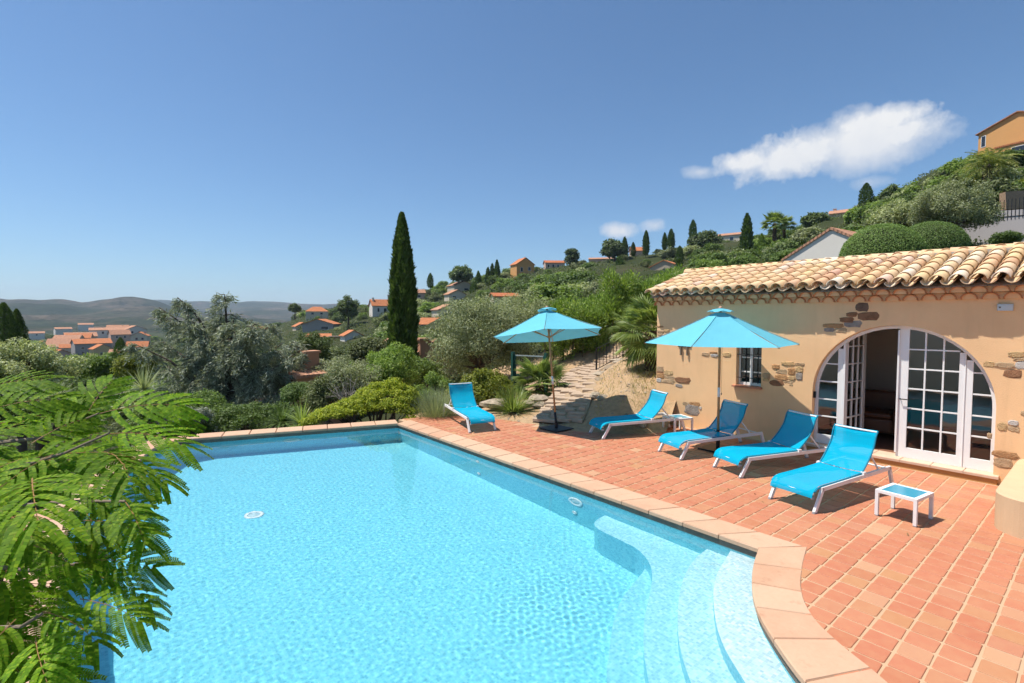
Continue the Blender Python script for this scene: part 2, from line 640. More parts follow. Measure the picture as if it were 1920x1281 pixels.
def water():
    step = .017
    xs = np.arange(-.6, 5.6, step); ys = np.arange(-.7, 12.4, step)
    XX, YY = np.meshgrid(xs, ys)
    Z = np.zeros_like(XX)
    rg = np.random.default_rng(3)
    for i in range(46):
        lam = rg.uniform(.05, .12) if i < 36 else rg.uniform(.3, .8)
        a = rg.uniform(0, 2 * PI); k = 2 * PI / lam
        amp = lam * (.00026 if i < 36 else .00013)
        Z += amp * np.sin(k * (XX * math.cos(a) + YY * math.sin(a)) + rg.uniform(0, 6.28) + .8 * np.sin(XX * rg.uniform(.5, 2) + YY * rg.uniform(.5, 2)))
    calm = 1 - .45 * np.exp(-(((XX - 4.4) / 1.3) ** 2 + ((YY - 2.4) / 1.4) ** 2))
    Z *= calm
    # a gust patch ruffles the middle of the pool
    gust = np.exp(-(((XX - 3.6) / .9) ** 2 + ((YY - 4.1) / .8) ** 2))
    for i in range(14):
        lam = rg.uniform(.06, .1); a = rg.uniform(0, 2 * PI); k = 2 * PI / lam
        Z += gust * lam * .0011 * np.sin(k * (XX * math.cos(a) + YY * math.sin(a)) + rg.uniform(0, 6.28))
    grow = Vector
    big = []
    n_ = len(BASIN)
    for i in range(n_):
        p = Vector(BASIN[i]); a = (p - Vector(BASIN[i - 1])).normalized(); b = (Vector(BASIN[(i + 1) % n_]) - p)
        b = b.normalized() if b.length > 1e-6 else a
        nn = (Vector((a.y, -a.x)) + Vector((b.y, -b.x)))
        nn = nn.normalized() if nn.length > 1e-6 else Vector((0, 0))
        big.append((p.x + nn.x * .05, p.y + nn.y * .05))
    # even-odd test on the whole grid
    ins = np.zeros(XX.shape, bool)
    for i in range(n_):
        x1, y1 = big[i]; x2, y2 = big[(i + 1) % n_]
        if y1 == y2: continue
        cond = ((y1 > YY) != (y2 > YY)) & (XX < (x2 - x1) * (YY - y1) / (y2 - y1) + x1)
        ins ^= cond
    idx = np.arange(XX.size).reshape(XX.shape)
    q = np.stack([idx[:-1, :-1], idx[:-1, 1:], idx[1:, 1:], idx[1:, :-1]], -1)
    keep = ins[:-1, :-1] & ins[:-1, 1:] & ins[1:, 1:] & ins[1:, :-1]
    q = q[keep]
    used = np.unique(q)
    remap = np.full(XX.size, -1, np.int64); remap[used] = np.arange(len(used))
    V = np.stack([XX, YY, Z + ZW], -1).reshape(-1, 3)[used]
    o = put('pool_water', np_mesh('pool_water', V, remap[q], mat_water(), True))
    o.cycles.is_caustics_caster = True
    return tag(o, kind='structure')


water()

# coping stones, every one a piece of its own
coping = bpy.data.objects.new('pool_coping', None); COL.objects.link(coping); coping.location = (5.7, 6, 0)
tag(coping, 'pale pink stone coping round the edge of the swimming pool', 'coping')


def at_world(o, par):
    o.location = -par.location
    return o


def stone(inner, outer, jit=.0):
    """inner/outer: point lists along the pool side and the far side"""
    poly = list(outer) + list(reversed(inner))
    mb = MB(); mb.slab(poly, -.046, .006 + random.uniform(-.0015, .0015), .012)
    o = mb.build('coping_stone', M_COPING, coping); at_world(o, coping)


def strip_stones(line_in, line_out, length, gap=.006):
    """stones along two parallel polylines given as functions of arc length"""
    A = [Vector(p) for p in line_in]; B = [Vector(p) for p in line_out]
    L_ = [0]
    for i in range(len(A) - 1): L_.append(L_[-1] + (A[i + 1] - A[i]).length)
    tot = L_[-1]; k = max(1, round(tot / length))
    cuts = [0.0]
    for i in range(1, k): cuts.append(tot * i / k + random.uniform(-.05, .05) * length)
    cuts.append(tot)

    def ev(P, s):
        for i in range(len(A) - 1):
            if s <= L_[i + 1] + 1e-9:
                u = (s - L_[i]) / max(1e-9, L_[i + 1] - L_[i]); return P[i].lerp(P[i + 1], u)
        return P[-1]
    for i in range(k):
        s0, s1 = cuts[i] + gap, cuts[i + 1] - gap
        ss = [s0] + [x for x in L_[1:-1] if s0 + .01 < x < s1 - .01] + [s1]
        stone([tuple(ev(A, s)) for s in ss], [tuple(ev(B, s)) for s in ss])


def off(line, d):
    out = []
    for i, p in enumerate(line):
        p = Vector(p)
        a = (p - Vector(line[i - 1])).normalized() if i else None
        b = (Vector(line[i + 1]) - p).normalized() if i < len(line) - 1 else None
        t = (a or b) + (b or a)
        t.normalize()
        m = (a or b).dot(t) or 1
        out.append((p.x + t.y * d / m, p.y - t.x * d / m))
    return out


OV = .03
strip_stones([(5.5 - OV, 2.42), (5.5 - OV, 10.80)], [(5.9, 2.13), (5.9, 11.0)], .47)
far_in = POOL[0:3]
strip_stones(off(far_in, -OV), off(far_in, .42), .50)
left_in = POOL[2:]
strip_stones(off(left_in, -OV), off(left_in, .40), .50)
arc_o = smooth_line(ARC_OUT, 4)
for i in range(len(ARC_IN) - 1):
    ia = off(ARC_IN_S, -OV)[i * 4:i * 4 + 5]; ob = arc_o[i * 4:i * 4 + 5]
    sh = lambda P: [tuple(Vector(P[0]).lerp(Vector(P[1]), .03))] + P[1:-1] + [tuple(Vector(P[-1]).lerp(Vector(P[-2]), .03))]
    # the order of stone(): outer runs against the clock seen from above
    poly = sh(ia)[::-1] + sh(ob)
    mb = MB(); mb.slab([p for p in poly], -.046, .006 + random.uniform(-.001, .001), .012)
    at_world(mb.build('coping_stone', M_COPING, coping), coping)

# retaining wall that carries the far and left edge
M_RENDER = plain('weathered render', (.42, .32, .24), .9, .2, 2, .4, 20)
mb = MB()
lin, lout = off(POOL, .02), off(POOL, .38)
for i in range(len(POOL) - 1):
    a, b, c, d = lin[i], lin[i + 1], lout[i + 1], lout[i]
    mb.add([(*a, -.05), (*b, -.05), (*c, -.05), (*d, -.05), (*a, -2.8), (*b, -2.8), (*c, -2.8), (*d, -2.8)], [(0, 1, 2, 3), (2, 6, 7, 3), (0, 4, 5, 1)])
tag(mb.build('retaining_wall', M_RENDER), 'rendered retaining wall under the far pool edge', 'wall', kind='structure')

# terrace: grout bed and the tiles laid on it
EDGE = [(5.86, 11.22), (6.3, 11.12), (7.35, 10.45), (7.75, 9.2), (7.98, 8.3), (8.9, 7.62), (9.8, 7.2), (10.6, 7.02)]   # garden side, walked from the pool to the house
MIDARC = [((a[0] + b[0]) / 2, (a[1] + b[1]) / 2) for a, b in zip(ARC_IN, ARC_OUT)]
outline = [(5.7, 2.3), (5.7, 11.2)] + EDGE + [(10.6, -4), (3.5, -4)] + MIDARC
mb = MB()
mb.add([(x, y, -.007) for x, y in outline[::-1]], [tuple(range(len(outline)))])
for i in range(len(outline)):
    a, b = outline[i], outline[(i + 1) % len(outline)]
    mb.add([(*a, -.3), (*b, -.3), (*b, -.007), (*a, -.007)], [(0, 1, 2, 3)])
terrace = mb.build('terrace', M_GROUT)
tag(terrace, kind='structure')

PT = .2115


def tile_shape(rr):
    h = .0985
    c = []
    for sx, sy in ((-1, -1), (1, -1), (1, 1), (-1, 1)):
        k = rr.uniform(.006, .015)
        x, y = sx * (h - rr.uniform(0, .004)), sy * (h - rr.uniform(0, .004))
        if sx * sy > 0:
            c += [(x - sx * 0, y - sy * k), (x - sx * k, y)]
        else:
            c += [(x - sx * k, y), (x, y - sy * k)]
    # order anticlockwise
    c.sort(key=lambda p: math.atan2(p[1], p[0]))
    return c


rr = random.Random(5)
shapes = [tile_shape(rr) for _ in range(8)]
tile_me = []
for s in shapes:
    mb = MB(); mb.slab(s, -.02, .0, .005); tile_me.append(mb.mesh('terrace_tile', M_TILE_O))
cells = []
X0T, Y0T = 4.33 - PT * 4, .58 - PT * 21
for i in range(36):
    for j in range(76):
        cx, cy = X0T + (i + .5) * PT, Y0T + (j + .5) * PT
        if cx > 10.34 or cx < 3.45: continue
        lo = 5.72 if cy > 2.25 else 0
        if cx < lo: continue
        if cy <= 2.3 and cx < 5.95:
            # on the pool side of the middle of the curved coping?
            k = [m_ for m_ in range(len(MIDARC) - 1) if MIDARC[m_][1] <= cy <= MIDARC[m_ + 1][1]]
            if k:
                a, b = MIDARC[k[0]], MIDARC[k[0] + 1]
                if cx < a[0] + (b[0] - a[0]) * (cy - a[1]) / (b[1] - a[1]) + .08: continue
            elif cy < -.6 and cx < 3.6: continue
        # garden edge
        state = 'in'
        yb = None
        for a, b in zip(EDGE[:-1], EDGE[1:]):
            if a[0] <= cx < b[0]:
                yb = a[1] + (b[1] - a[1]) * (cx - a[0]) / (b[0] - a[0])
        if yb is None: yb = 11.2 if cx < 6 else 7.0
        if cy > yb + .22: continue
        if cy > yb - .45: state = 'edge'
        cells.append((cx, cy, state))


def seen(c):
    px, py, D = PX((c[0], c[1], 0))
    return D > .3 and -60 < px < 1980 and py < 1330


cells.sort(key=lambda c: (0 if (c[2] == 'in' and seen(c)) else 1, (c[0]) ** 2 + (c[1]) ** 2))
bulk = MB()
nt_ = 0
for cx, cy, state in cells:
    jx, jy = rr.uniform(-.003, .003), rr.uniform(-.003, .003)
    rz = rr.uniform(-.012, .012) + PI / 2 * rr.randrange(4)
    if state == 'in' and nt_ < 300 and seen((cx, cy)):
        put('terrace_tile', rr.choice(tile_me), terrace, (cx + jx, cy + jy, rr.uniform(-.0012, .0012)), (rr.uniform(-.006, .006), rr.uniform(-.006, .006), rz))
        nt_ += 1
    else:
        ca, sa = math.cos(rz), math.sin(rz)
        poly = [(cx + jx + x * ca - y * sa, cy + jy + x * sa + y * ca) for x, y in rr.choice(shapes)]
        if state == 'edge':
            for a, b in zip(EDGE[:-1], EDGE[1:]):
                if min(a[0], b[0]) - .2 < cx < max(a[0], b[0]) + .2 and min(a[1], b[1]) - .3 < cy < max(a[1], b[1]) + .3:
                    poly = clip(poly, b, a)
                    if len(poly) < 3: break
            if len(poly) < 3: continue
        bulk.slab(poly, -.02, rr.uniform(-.0012, .0012), .005)
tf = bulk.build('terrace_tile_field', M_TILE_I, terrace)
tag(tf, kind='stuff')

# pool fittings under water
M_WHITEP = plain('white plastic', (.8, .82, .82), .4, .05, 10)
M_GRILL = plain('grey drain grille', (.5, .62, .64), .5, .1, 30)


def ring(name, label, cat, c, nrm, r, depth=.015, group=None, holes=True):
    t = thing(name, label, cat, c, group=group)
    q = Vector(nrm).to_track_quat('Z', 'Y').to_euler()
    mb = MB(); mb.lathe([(r * .62, .001), (r * .62, depth * .7), (r * .8, depth), (r, depth * .6), (r, .0)], 24)
    a = mb.build('rim', M_WHITEP, t, True, rot=q); a.cycles.is_caustics_receiver = True
    mb = MB(); mb.lathe([(r * .61, 0), (r * .55, depth * .5), (.01, depth * .9)], 20)
    a = mb.build('lens', M_GRILL if holes else M_WHITEP, t, True, rot=q); a.cycles.is_caustics_receiver = True
    return t


ring('pool_light', 'round white pool light on the wall beside the steps', 'pool light', (5.497, 5.13, -.53), (-1, 0, 0), .145)
ring('water_inlet', 'small white water inlet under the round pool light near the steps', 'inlet', (5.497, 5.15, -.95), (-1, 0, 0), .05, group='water inlets on the right pool wall', holes=False)
ring('water_inlet', 'upper small white water inlet halfway along the right pool wall', 'inlet', (5.497, 7.63, -.42), (-1, 0, 0), .05, group='water inlets on the right pool wall', holes=False)
ring('water_inlet', 'lower small white water inlet halfway along the right pool wall', 'inlet', (5.497, 7.59, -1.1), (-1, 0, 0), .05, group='water inlets on the right pool wall', holes=False)
ring('pool_light', 'round white pool light on the far pool wall', 'pool light', (3.31, 11.565, -.50), (-.33, -.95, 0), .17)
ring('floor_drain', 'round drain cover on the pale blue pool floor', 'drain', (1.83, 8.4, ZF + .002), (0, 0, 1), .14)

# ================================================================== POOL HOUSE
XW = 10.37


def plaster_mat(name, c, stain=.5):
    t = Mt(name)
    pos = t.n('ShaderNodeNewGeometry').outputs['Position']
    a = t.tex(1.3, 6, .6, pos); b = t.tex(55, 5, .65, pos); d = t.tex(6, 5, .6, pos)
    st = t.n('ShaderNodeMapping'); st.inputs['Scale'].default_value = (3, 3, .35); t.L.new(pos, st.inputs[0])
    e = t.tex(2.0, 5, .65, st.outputs[0])
    col = t.mix(a.outputs[0], scl(c, .80), scl(c, 1.12))
    col = t.mix(t.math('MULTIPLY', t.math('SUBTRACT', e.outputs[0], .5, clamp=True), 1.3, clamp=True), col, scl(c, .72))
    col = t.mix(t.math('MULTIPLY', d.outputs[0], .35), col, scl(c, .8))
    t.bump(b.outputs[0], .45, .006)
    return t.fin(col, .9, .15)


M_WALL = plaster_mat('ochre plaster', (.84, .53, .285))
M_INT = plain('pale interior plaster', (.72, .62, .53), .9, .06, 2)
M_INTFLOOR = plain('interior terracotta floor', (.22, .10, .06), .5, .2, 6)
M_WHITE = plain('white painted wood', (.78, .77, .75), .45, .06, 8, .1, 60)
M_IRON = plain('black wrought iron', (.012, .012, .013), .5, .3, 30, .3, 80)
M_LEATHER = plain('brown leather', (.11, .045, .022), .45, .3, 8, .2, 50)


def glass_mat():
    t = Mt('window glass')
    t.N.remove(t.b)
    fr = t.n('ShaderNodeFresnel'); fr.inputs[0].default_value = 1.9
    tr = t.n('ShaderNodeBsdfTransparent'); tr.inputs[0].default_value = (.62, .68, .66, 1)
    gl = t.n('ShaderNodeBsdfGlossy'); gl.inputs['Roughness'].default_value = .015
    nz = t.tex(2.2, 2, .5)
    bp = t.n('ShaderNodeBump'); bp.inputs['Strength'].default_value = .04; bp.inputs['Distance'].default_value = .05
    t.L.new(nz.outputs[0], bp.inputs['Height']); t.L.new(bp.outputs[0], gl.inputs['Normal'])
    mx = t.n('ShaderNodeMixShader')
    t.L.new(fr.outputs[0], mx.inputs[0]); t.L.new(tr.outputs[0], mx.inputs[1]); t.L.new(gl.outputs[0], mx.inputs[2])
    t.L.new(mx.outputs[0], t.out.inputs[0])
    return t.m


M_GLASS = glass_mat()

house = thing('pool_house', 'low ochre plaster pool house with arched glass door and clay tile roof', 'house', (XW, 3.5, 0))


def hp(mb, name, mat, parent=None, smooth=False):
    o = mb.build(name, mat, parent or house, smooth)
    if parent is None:
        o.location = -house.location
    return o


ACY, AR, AZ = 2.415, 1.255, 1.105        # arch
SILL = .13
arch_top = lambda y, r=AR: AZ + math.sqrt(max(0, r * r - (y - ACY) ** 2))
WY0, WY1, WZ0, WZ1 = 4.62, 5.14, 1.08, 2.0
ys = sorted(set([round(ACY + AR * math.cos(R(a)), 4) for a in range(0, 181, 4)] + [-3.2, 7.08, WY0, WY1, 0., 6.]))
mb = MB()
ZT = 3.02
for y0, y1 in zip(ys[:-1], ys[1:]):
    ym = (y0 + y1) / 2
    segs = []
    if ACY - AR < ym < ACY + AR:
        mb.add([(XW, y0, -.1), (XW, y1, -.1), (XW, y1, SILL), (XW, y0, SILL)], [(0, 3, 2, 1)])
        mb.add([(XW, y0, arch_top(y0)), (XW, y1, arch_top(y1)), (XW, y1, ZT), (XW, y0, ZT)], [(0, 3, 2, 1)])
        mb.add([(XW, y0, arch_top(y0)), (XW, y1, arch_top(y1)), (XW + .34, y1, arch_top(y1)), (XW + .34, y0, arch_top(y0))], [(0, 1, 2, 3)])
    elif WY0 < ym < WY1:
        mb.add([(XW, y0, -.1), (XW, y1, -.1), (XW, y1, WZ0), (XW, y0, WZ0)], [(0, 3, 2, 1)])
        mb.add([(XW, y0, WZ1), (XW, y1, WZ1), (XW, y1, ZT), (XW, y0, ZT)], [(0, 3, 2, 1)])
    else:
        mb.add([(XW, y0, -.1), (XW, y1, -.1), (XW, y1, ZT), (XW, y0, ZT)], [(0, 3, 2, 1)])
for y in (ACY - AR, ACY + AR):
    mb.add([(XW, y, SILL), (XW + .34, y, SILL), (XW + .34, y, AZ), (XW, y, AZ)], [(0, 1, 2, 3)])
for y in (WY0, WY1):
    mb.add([(XW, y, WZ0), (XW + .3, y, WZ0), (XW + .3, y, WZ1), (XW, y, WZ1)], [(0, 1, 2, 3)])
for z in (WZ0, WZ1):
    mb.add([(XW, WY0, z), (XW, WY1, z), (XW + .3, WY1, z), (XW + .3, WY0, z)], [(0, 1, 2, 3)])
mb.box(XW + .36, 14.4, 6.75, 7.08, -.1, 3.0)      # left side wall
mb.add([(XW, 7.08, -.1), (XW + .36, 7.08, -.1), (XW + .36, 7.08, 3.05), (XW, 7.08, 3.05)], [(0, 1, 2, 3)])
mb.box(14.05, 14.4, -3.2, 6.75, -.1, 3.0)
mb.box(XW + .01, 14.05, -3.2, -2.9, -.1, 3.0)
wall = hp(mb, 'wall', M_WALL)
# inside
mb = MB()
mb.add([(XW + .02, -2.8, .1), (14.0, -2.8, .1), (14.0, 6.7, .1), (XW + .02, 6.7, .1)], [(0, 1, 2, 3)])
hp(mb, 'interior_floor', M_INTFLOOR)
mb = MB()
mb.box(13.9, 14.04, -2.8, 6.7, .1, 2.75); mb.box(XW + .35, 13.9, 4.15, 4.25, .1, 2.75); mb.box(XW + .35, 13.9, -.1, 0, .1, 2.75)
mb.box(XW + .35, 13.9, -2.8, 6.7, 2.7, 2.78)
hp(mb, 'interior_wall', M_INT)

# sill under the arch
M_SILL = plain('pale pink stone sill', (.60, .42, .30), .7, .22, 5, .3, 40)
M_SILLBACK = plain('orange painted riser', (.50, .24, .085), .85, .15, 4, .3, 40)
mb = MB(); mb.box(XW - .07, XW - .003, ACY - AR - .05, ACY + AR + .04, -.02, .085); hp(mb, 'sill_riser', M_SILLBACK)
y = ACY - AR - .07
k = 0
while y < ACY + AR + .05:
    mb = MB(); mb.slab([(XW - .095, y), (XW + .35, y), (XW + .35, y + .395), (XW - .095, y + .395)], .087, .132, .008)
    hp(mb, 'sill_slab', M_SILL); y += .4

# -------- french doors
XD = XW + .15
RI = AR - .0


def bars_and_panes(par, y0, y1, ycuts, zcuts, zlo, fr=.055, mun=.022, stile=None, x=XD, arc=True, loc=None):
    """one glazed leaf between y0<y1: stiles, muntins, panes. ycuts/zcuts are the muntin centres"""
    top = (lambda yy: arch_top(yy, RI - .05)) if arc else (lambda yy: arch_top(ACY + .05, RI - .05))
    d = .022
    sl, sr = stile or (fr, fr)
    # bottom rail
    mb = MB(); mb.box(x - d, x + d, y0, y1, SILL + .004, zlo); o = mb.build('bottom_rail', M_WHITE, par)
    for a, b in ((y0, y0 + sl), (y1 - sr, y1)):
        if b - a < .005: continue
        zt = min(top(a), top(b))
        if zt < zlo + .05: continue
        mb = MB(); mb.box(x - d, x + d, a, b, zlo, zt); mb.build('stile', M_WHITE, par)
    gy0, gy1 = y0 + sl, y1 - sr
    yc = [gy0] + list(ycuts) + [gy1]
    for yv in ycuts:
        mb = MB(); mb.box(x - d * .8, x + d * .8, yv - mun / 2, yv + mun / 2, zlo, top(yv)); mb.build('muntin', M_WHITE, par)
    for zv in zcuts:
        # span inside the arch
        a, b = gy0, gy1
        if arc and zv > AZ:
            h = math.sqrt(max(0, (RI - .05) ** 2 - (zv - AZ) ** 2))
            a, b = max(a, ACY - h), min(b, ACY + h)
        if b - a < .03: continue
        mb = MB(); mb.box(x - d * .7, x + d * .7, a, b, zv - mun / 2, zv + mun / 2); mb.build('muntin', M_WHITE, par)
    zc = [zlo] + list(zcuts) + [9]
    for i in range(len(yc) - 1):
        for j in range(len(zc) - 1):
            a, b = yc[i], yc[i + 1]; z0, z1 = zc[j], zc[j + 1]
            pts = []
            m_ = 8
            tops = [(a + (b - a) * q / m_, min(z1, top(a + (b - a) * q / m_))) for q in range(m_ + 1)]
            tops = [(yy, zz) for yy, zz in tops if zz > z0 + .004]
            if len(tops) < 2: continue
            poly = [(tops[0][0], z0), (tops[-1][0], z0)] + tops[::-1]
            mb = MB(); mb.add([(x, yy, zz) for yy, zz in poly], [tuple(range(len(poly)))])
            mb.build('pane', M_GLASS, par)


ZR = [.647, .969, 1.302, 1.635, 1.96]
door_r = bpy.data.objects.new('closed_door', None); COL.objects.link(door_r); door_r.parent = house; door_r.location = -house.location
bars_and_panes(door_r, 1.545, 2.396, [1.812, 2.044], ZR, .30, stile=(.07, .135))
mb = MB(); mb.box(XD - .05, XD - .02, 2.385, 2.41, .2, 2.28); mb.build('door_edge', M_WHITE, door_r)
mb = MB(); mb.tube([(XD - .02, 2.355, 1.12), (XD - .07, 2.355, 1.12), (XD - .07, 2.25, 1.12)], .009); mb.build('handle', M_IRON, door_r)
side_r = bpy.data.objects.new('right_sidelight', None); COL.objects.link(side_r); side_r.parent = house; side_r.location = -house.location
bars_and_panes(side_r, ACY - AR + .01, 1.535, [], ZR[:4], .30, stile=(.0, .085))
side_l = bpy.data.objects.new('left_sidelight', None); COL.objects.link(side_l); side_l.parent = house; side_l.location = -house.location
bars_and_panes(side_l, 3.215, ACY + AR - .01, [], ZR[:4], .30, stile=(.085, .0))
# open leaf, swung into the room
door_l = bpy.data.objects.new('open_door', None); COL.objects.link(door_l); door_l.parent = house
ang = R(84)
door_l.location = Vector((XD + .02, 3.20, 0)) - house.location
door_l.rotation_euler = (0, 0, ang)
mbx = 0
# built along -y from the hinge, in the leaf's own frame
def leaf_local(par):
    w_ = .80; d = .022
    tops = lambda s: arch_top(3.2 - s, RI - .05)
    for a, b in ((0, .08), (w_ - .10, w_)):
        mb = MB(); mb.box(-d, d, -b, -a, .22, tops(a)); mb.build('stile', M_WHITE, par)
    mb = MB(); mb.box(-d, d, -w_, 0, .14, .30); mb.build('bottom_rail', M_WHITE, par)
    mb = MB(); mb.bar((0, 0, tops(0)), (0, -w_ * .5, tops(w_ * .5)), .044, .05); mb.bar((0, -w_ * .5, tops(w_ * .5)), (0, -w_, tops(w_)), .044, .05); mb.build('top_rail', M_WHITE, par)
    for s in (.29, .50):
        mb = MB(); mb.box(-d * .8, d * .8, -s - .011, -s + .011, .3, tops(s)); mb.build('muntin', M_WHITE, par)
    for z in ZR:
        if z < tops(.1): mb = MB(); mb.box(-d * .7, d * .7, -w_ + .1, -.08, z - .011, z + .011); mb.build('muntin', M_WHITE, par)
    yc = [.08, .29, .50, w_ - .1]; zc = [.3] + ZR + [2.3]
    for i in range(3):
        for j in range(len(zc) - 1):
            z1 = min(zc[j + 1], tops(yc[i]))
            if z1 < zc[j] + .05: continue
            mb = MB(); mb.add([(0, -yc[i], zc[j]), (0, -yc[i + 1], zc[j]), (0, -yc[i + 1], z1), (0, -yc[i], z1)], [(0, 1, 2, 3)]); mb.build('pane', M_GLASS, par)


leaf_local(door_l)
# frame lining the arch
mb = MB()
prev = None
for a in range(0, 181, 6):
    y_, z_ = ACY + (AR - .003) * math.cos(R(a)), AZ + (AR - .003) * math.sin(R(a))
    y2, z2 = ACY + (AR - .055) * math.cos(R(a)), AZ + (AR - .055) * math.sin(R(a))
    cur = [(XD - .03, y_, z_), (XD + .03, y_, z_), (XD + .03, y2, z2), (XD - .03, y2, z2)]
    if prev:
        mb.add(prev + cur, [(0, 1, 5, 4), (1, 2, 6, 5), (2, 3, 7, 6), (3, 0, 4, 7)])
    prev = cur
for y_ in (ACY - AR + .003, ACY + AR - .055):
    mb.box(XD - .03, XD + .03, y_, y_ + .052, SILL + .003, AZ)
hp(mb, 'door_frame', M_WHITE)
mb = MB(); mb.box(XD - .035, XD + .035, 3.18, 3.215, SILL, 2.07); mb.box(XD - .035, XD + .035, 1.536, 1.546, SILL, 1.95); hp(mb, 'door_post', M_WHITE)
mb = MB(); mb.box(XW + .04, XW + .10, 3.64, 3.667, .98, 1.1); hp(mb, 'wall_catch', M_IRON)

# armchair seen through the open door
ac = thing('armchair', 'brown leather armchair inside the open arched door', 'armchair', (12.2, 3.15, .1), R(8))
for nm, b in (('seat', (-.42, .35, -.35, .35, .12, .42)), ('backrest', (.25, .50, -.45, .45, .1, .88)), ('armrest', (-.45, .4, .33, .55, .1, .62)), ('armrest', (-.45, .4, -.55, -.33, .1, .62)), ('seat_cushion', (-.46, .24, -.32, .32, .42, .53))):
    mb = MB(); mb.box(*b); o = mb.build(nm, M_LEATHER, ac)
    bv = o.modifiers.new('round', 'BEVEL'); bv.width = .06; bv.segments = 3

# window with bars
win = bpy.data.objects.new('window', None); COL.objects.link(win); win.parent = house; win.location = -house.location
xw = XW + .14
mb = MB()
for a, b in ((WY0 + .003, WY0 + .05), (WY1 - .05, WY1 - .003), (4.855, 4.905)):
    mb.box(xw - .02, xw + .02, a, b, WZ0 + .06, WZ1 - .003)
mb.box(xw - .021, xw + .021, WY0 + .003, WY1 - .003, WZ0 + .003, WZ0 + .06)
for z in (1.36, 1.66):
    mb.box(xw - .015, xw + .015, WY0 + .05, WY1 - .05, z - .012, z + .012)
mb.build('frame', M_WHITE, win)
for a, b in ((WY0 + .05, 4.855), (4.905, WY1 - .05)):
    for z0, z1 in ((WZ0 + .06, 1.348), (1.372, 1.648), (1.672, WZ1 - .02)):
        mb = MB(); mb.add([(xw, a, z0), (xw, b, z0), (xw, b, z1), (xw, a, z1)], [(0, 1, 2, 3)]); mb.build('pane', M_GLASS, win)
for yb in (4.70, 4.80, 4.94, 5.05):
    mb = MB(); mb.tube([(XW + .04, yb, WZ0 + .06), (XW + .04, yb, WZ1)], .008, 6); mb.build('bar', M_IRON, win)
for zb in (1.24, 1.72):
    mb = MB(); mb.tube([(XW + .04, WY0, zb), (XW + .04, WY1, zb)], .008, 6); mb.build('bar', M_IRON, win)
mb = MB(); mb.box(xw + .1, xw + .12, WY0 - .3, WY1 + .3, .9, 2.2); mb.build('dark_room_backing', plain('painted room shade', (.02, .02, .02), .9), win)  # near-black sheet added behind the panes, painting in the shade of the room
for k in range(3):
    a = WY0 - .03 + k * .2
    mb = MB(); mb.slab([(XW - .09, a), (XW + .12, a), (XW + .12, a + .196), (XW - .09, a + .196)], 1.045, 1.083, .006); hp(mb, 'window_sill_tile', M_TILE_O)

# stones left bare in the plaster
def stone_mat(name, c):
    t = Mt(name)
    a = t.tex(9, 6, .7); b = t.tex(45, 6, .7)
    col = t.ramp(a.outputs[0], [(.25, scl(c, .55)), (.5, c), (.75, scl(c, 1.35))])
    col = t.mix(t.math('MULTIPLY', b.outputs[0], .5), col, scl(c, .5))
    t.bump(b.outputs[0], .9, .02)
    return t.fin(col, .9, .2)


ST = {'b': stone_mat('brown schist', (.30, .15, .08)), 'o': stone_mat('orange sandstone', (.48, .26, .12)), 't': stone_mat('tan stone', (.50, .34, .20)),
      'g': stone_mat('grey stone', (.34, .29, .25)), 'w': stone_mat('whitish stone', (.55, .50, .45)), 'd': stone_mat('dark stone', (.20, .13, .09)), 'y': stone_mat('ochre stone', (.58, .38, .19))}
Z7 = lambda a, b: GX(1180 + a / 4.003, 560 + b / 4.003, XW)
Z8 = lambda a, b: GX(1500 + a / 4.002, 560 + b / 4.002, XW)
patches = [(Z7, l) for l in ((208, 508, 258, 548, 't'), (262, 540, 328, 578, 'y'), (208, 560, 262, 596, 'o'), (266, 582, 340, 604, 't'), (345, 592, 456, 638, 'b'), (206, 598, 240, 626, 'w'), (244, 608, 340, 636, 't'), (345, 642, 398, 664, 'g'),
                             (206, 545, 256, 558, 'b'), (210, 236, 262, 256, 't'), (262, 226, 304, 252, 'y'), (210, 205, 256, 218, 'o'), (214, 262, 250, 280, 't'), (416, 800, 524, 870, 'g'), (402, 776, 446, 800, 't'), (450, 776, 530, 806, 'o'), (524, 812, 542, 832, 'w'),
                             (1070, 496, 1130, 528, 'o'), (1140, 474, 1238, 504, 'y'), (1242, 482, 1314, 506, 't'), (1090, 572, 1188, 610, 'o'), (1002, 560, 1058, 598, 't'), (1004, 600, 1050, 622, 'y'), (1192, 520, 1246, 574, 'o'), (1250, 558, 1300, 612, 'g'), (1054, 614, 1156, 654, 'b'),
                             (1192, 580, 1246, 612, 'y'), (1202, 638, 1226, 654, 't'), (1100, 532, 1186, 566, 't'), (1250, 512, 1304, 552, 'y'), (1160, 616, 1230, 634, 't'),
                             (545, 404, 600, 430, 't'), (604, 398, 660, 412, 'o'), (610, 416, 665, 438, 'w'), (700, 404, 760, 436, 'y'))]
patches += [(Z8, l) for l in ((420, 35, 512, 96, 'd'), (348, 104, 428, 136, 'b'), (432, 102, 586, 160, 'b'), (300, 142, 400, 178, 'b'), (330, 168, 462, 214, 'g'), (178, 188, 326, 218, 'o'), (180, 222, 258, 250, 'g'), (262, 218, 350, 256, 't'),
                              (1378, 470, 1458, 514, 'y'), (1462, 480, 1612, 520, 't'), (1562, 398, 1682, 442, 'y'), (1616, 474, 1700, 528, 'w'), (1530, 534, 1668, 594, 'b'), (1600, 446, 1690, 470, 't'), (1655, 842, 1700, 880, 't'), (1480, 930, 1556, 990, 'y'),
                              (1560, 916, 1640, 952, 'w'), (1560, 958, 1650, 1000, 't'), (1448, 1146, 1642, 1196, 'o'), (1454, 1198, 1600, 1268, 't'), (1404, 1010, 1440, 1050, 't'))]
rs = random.Random(9)
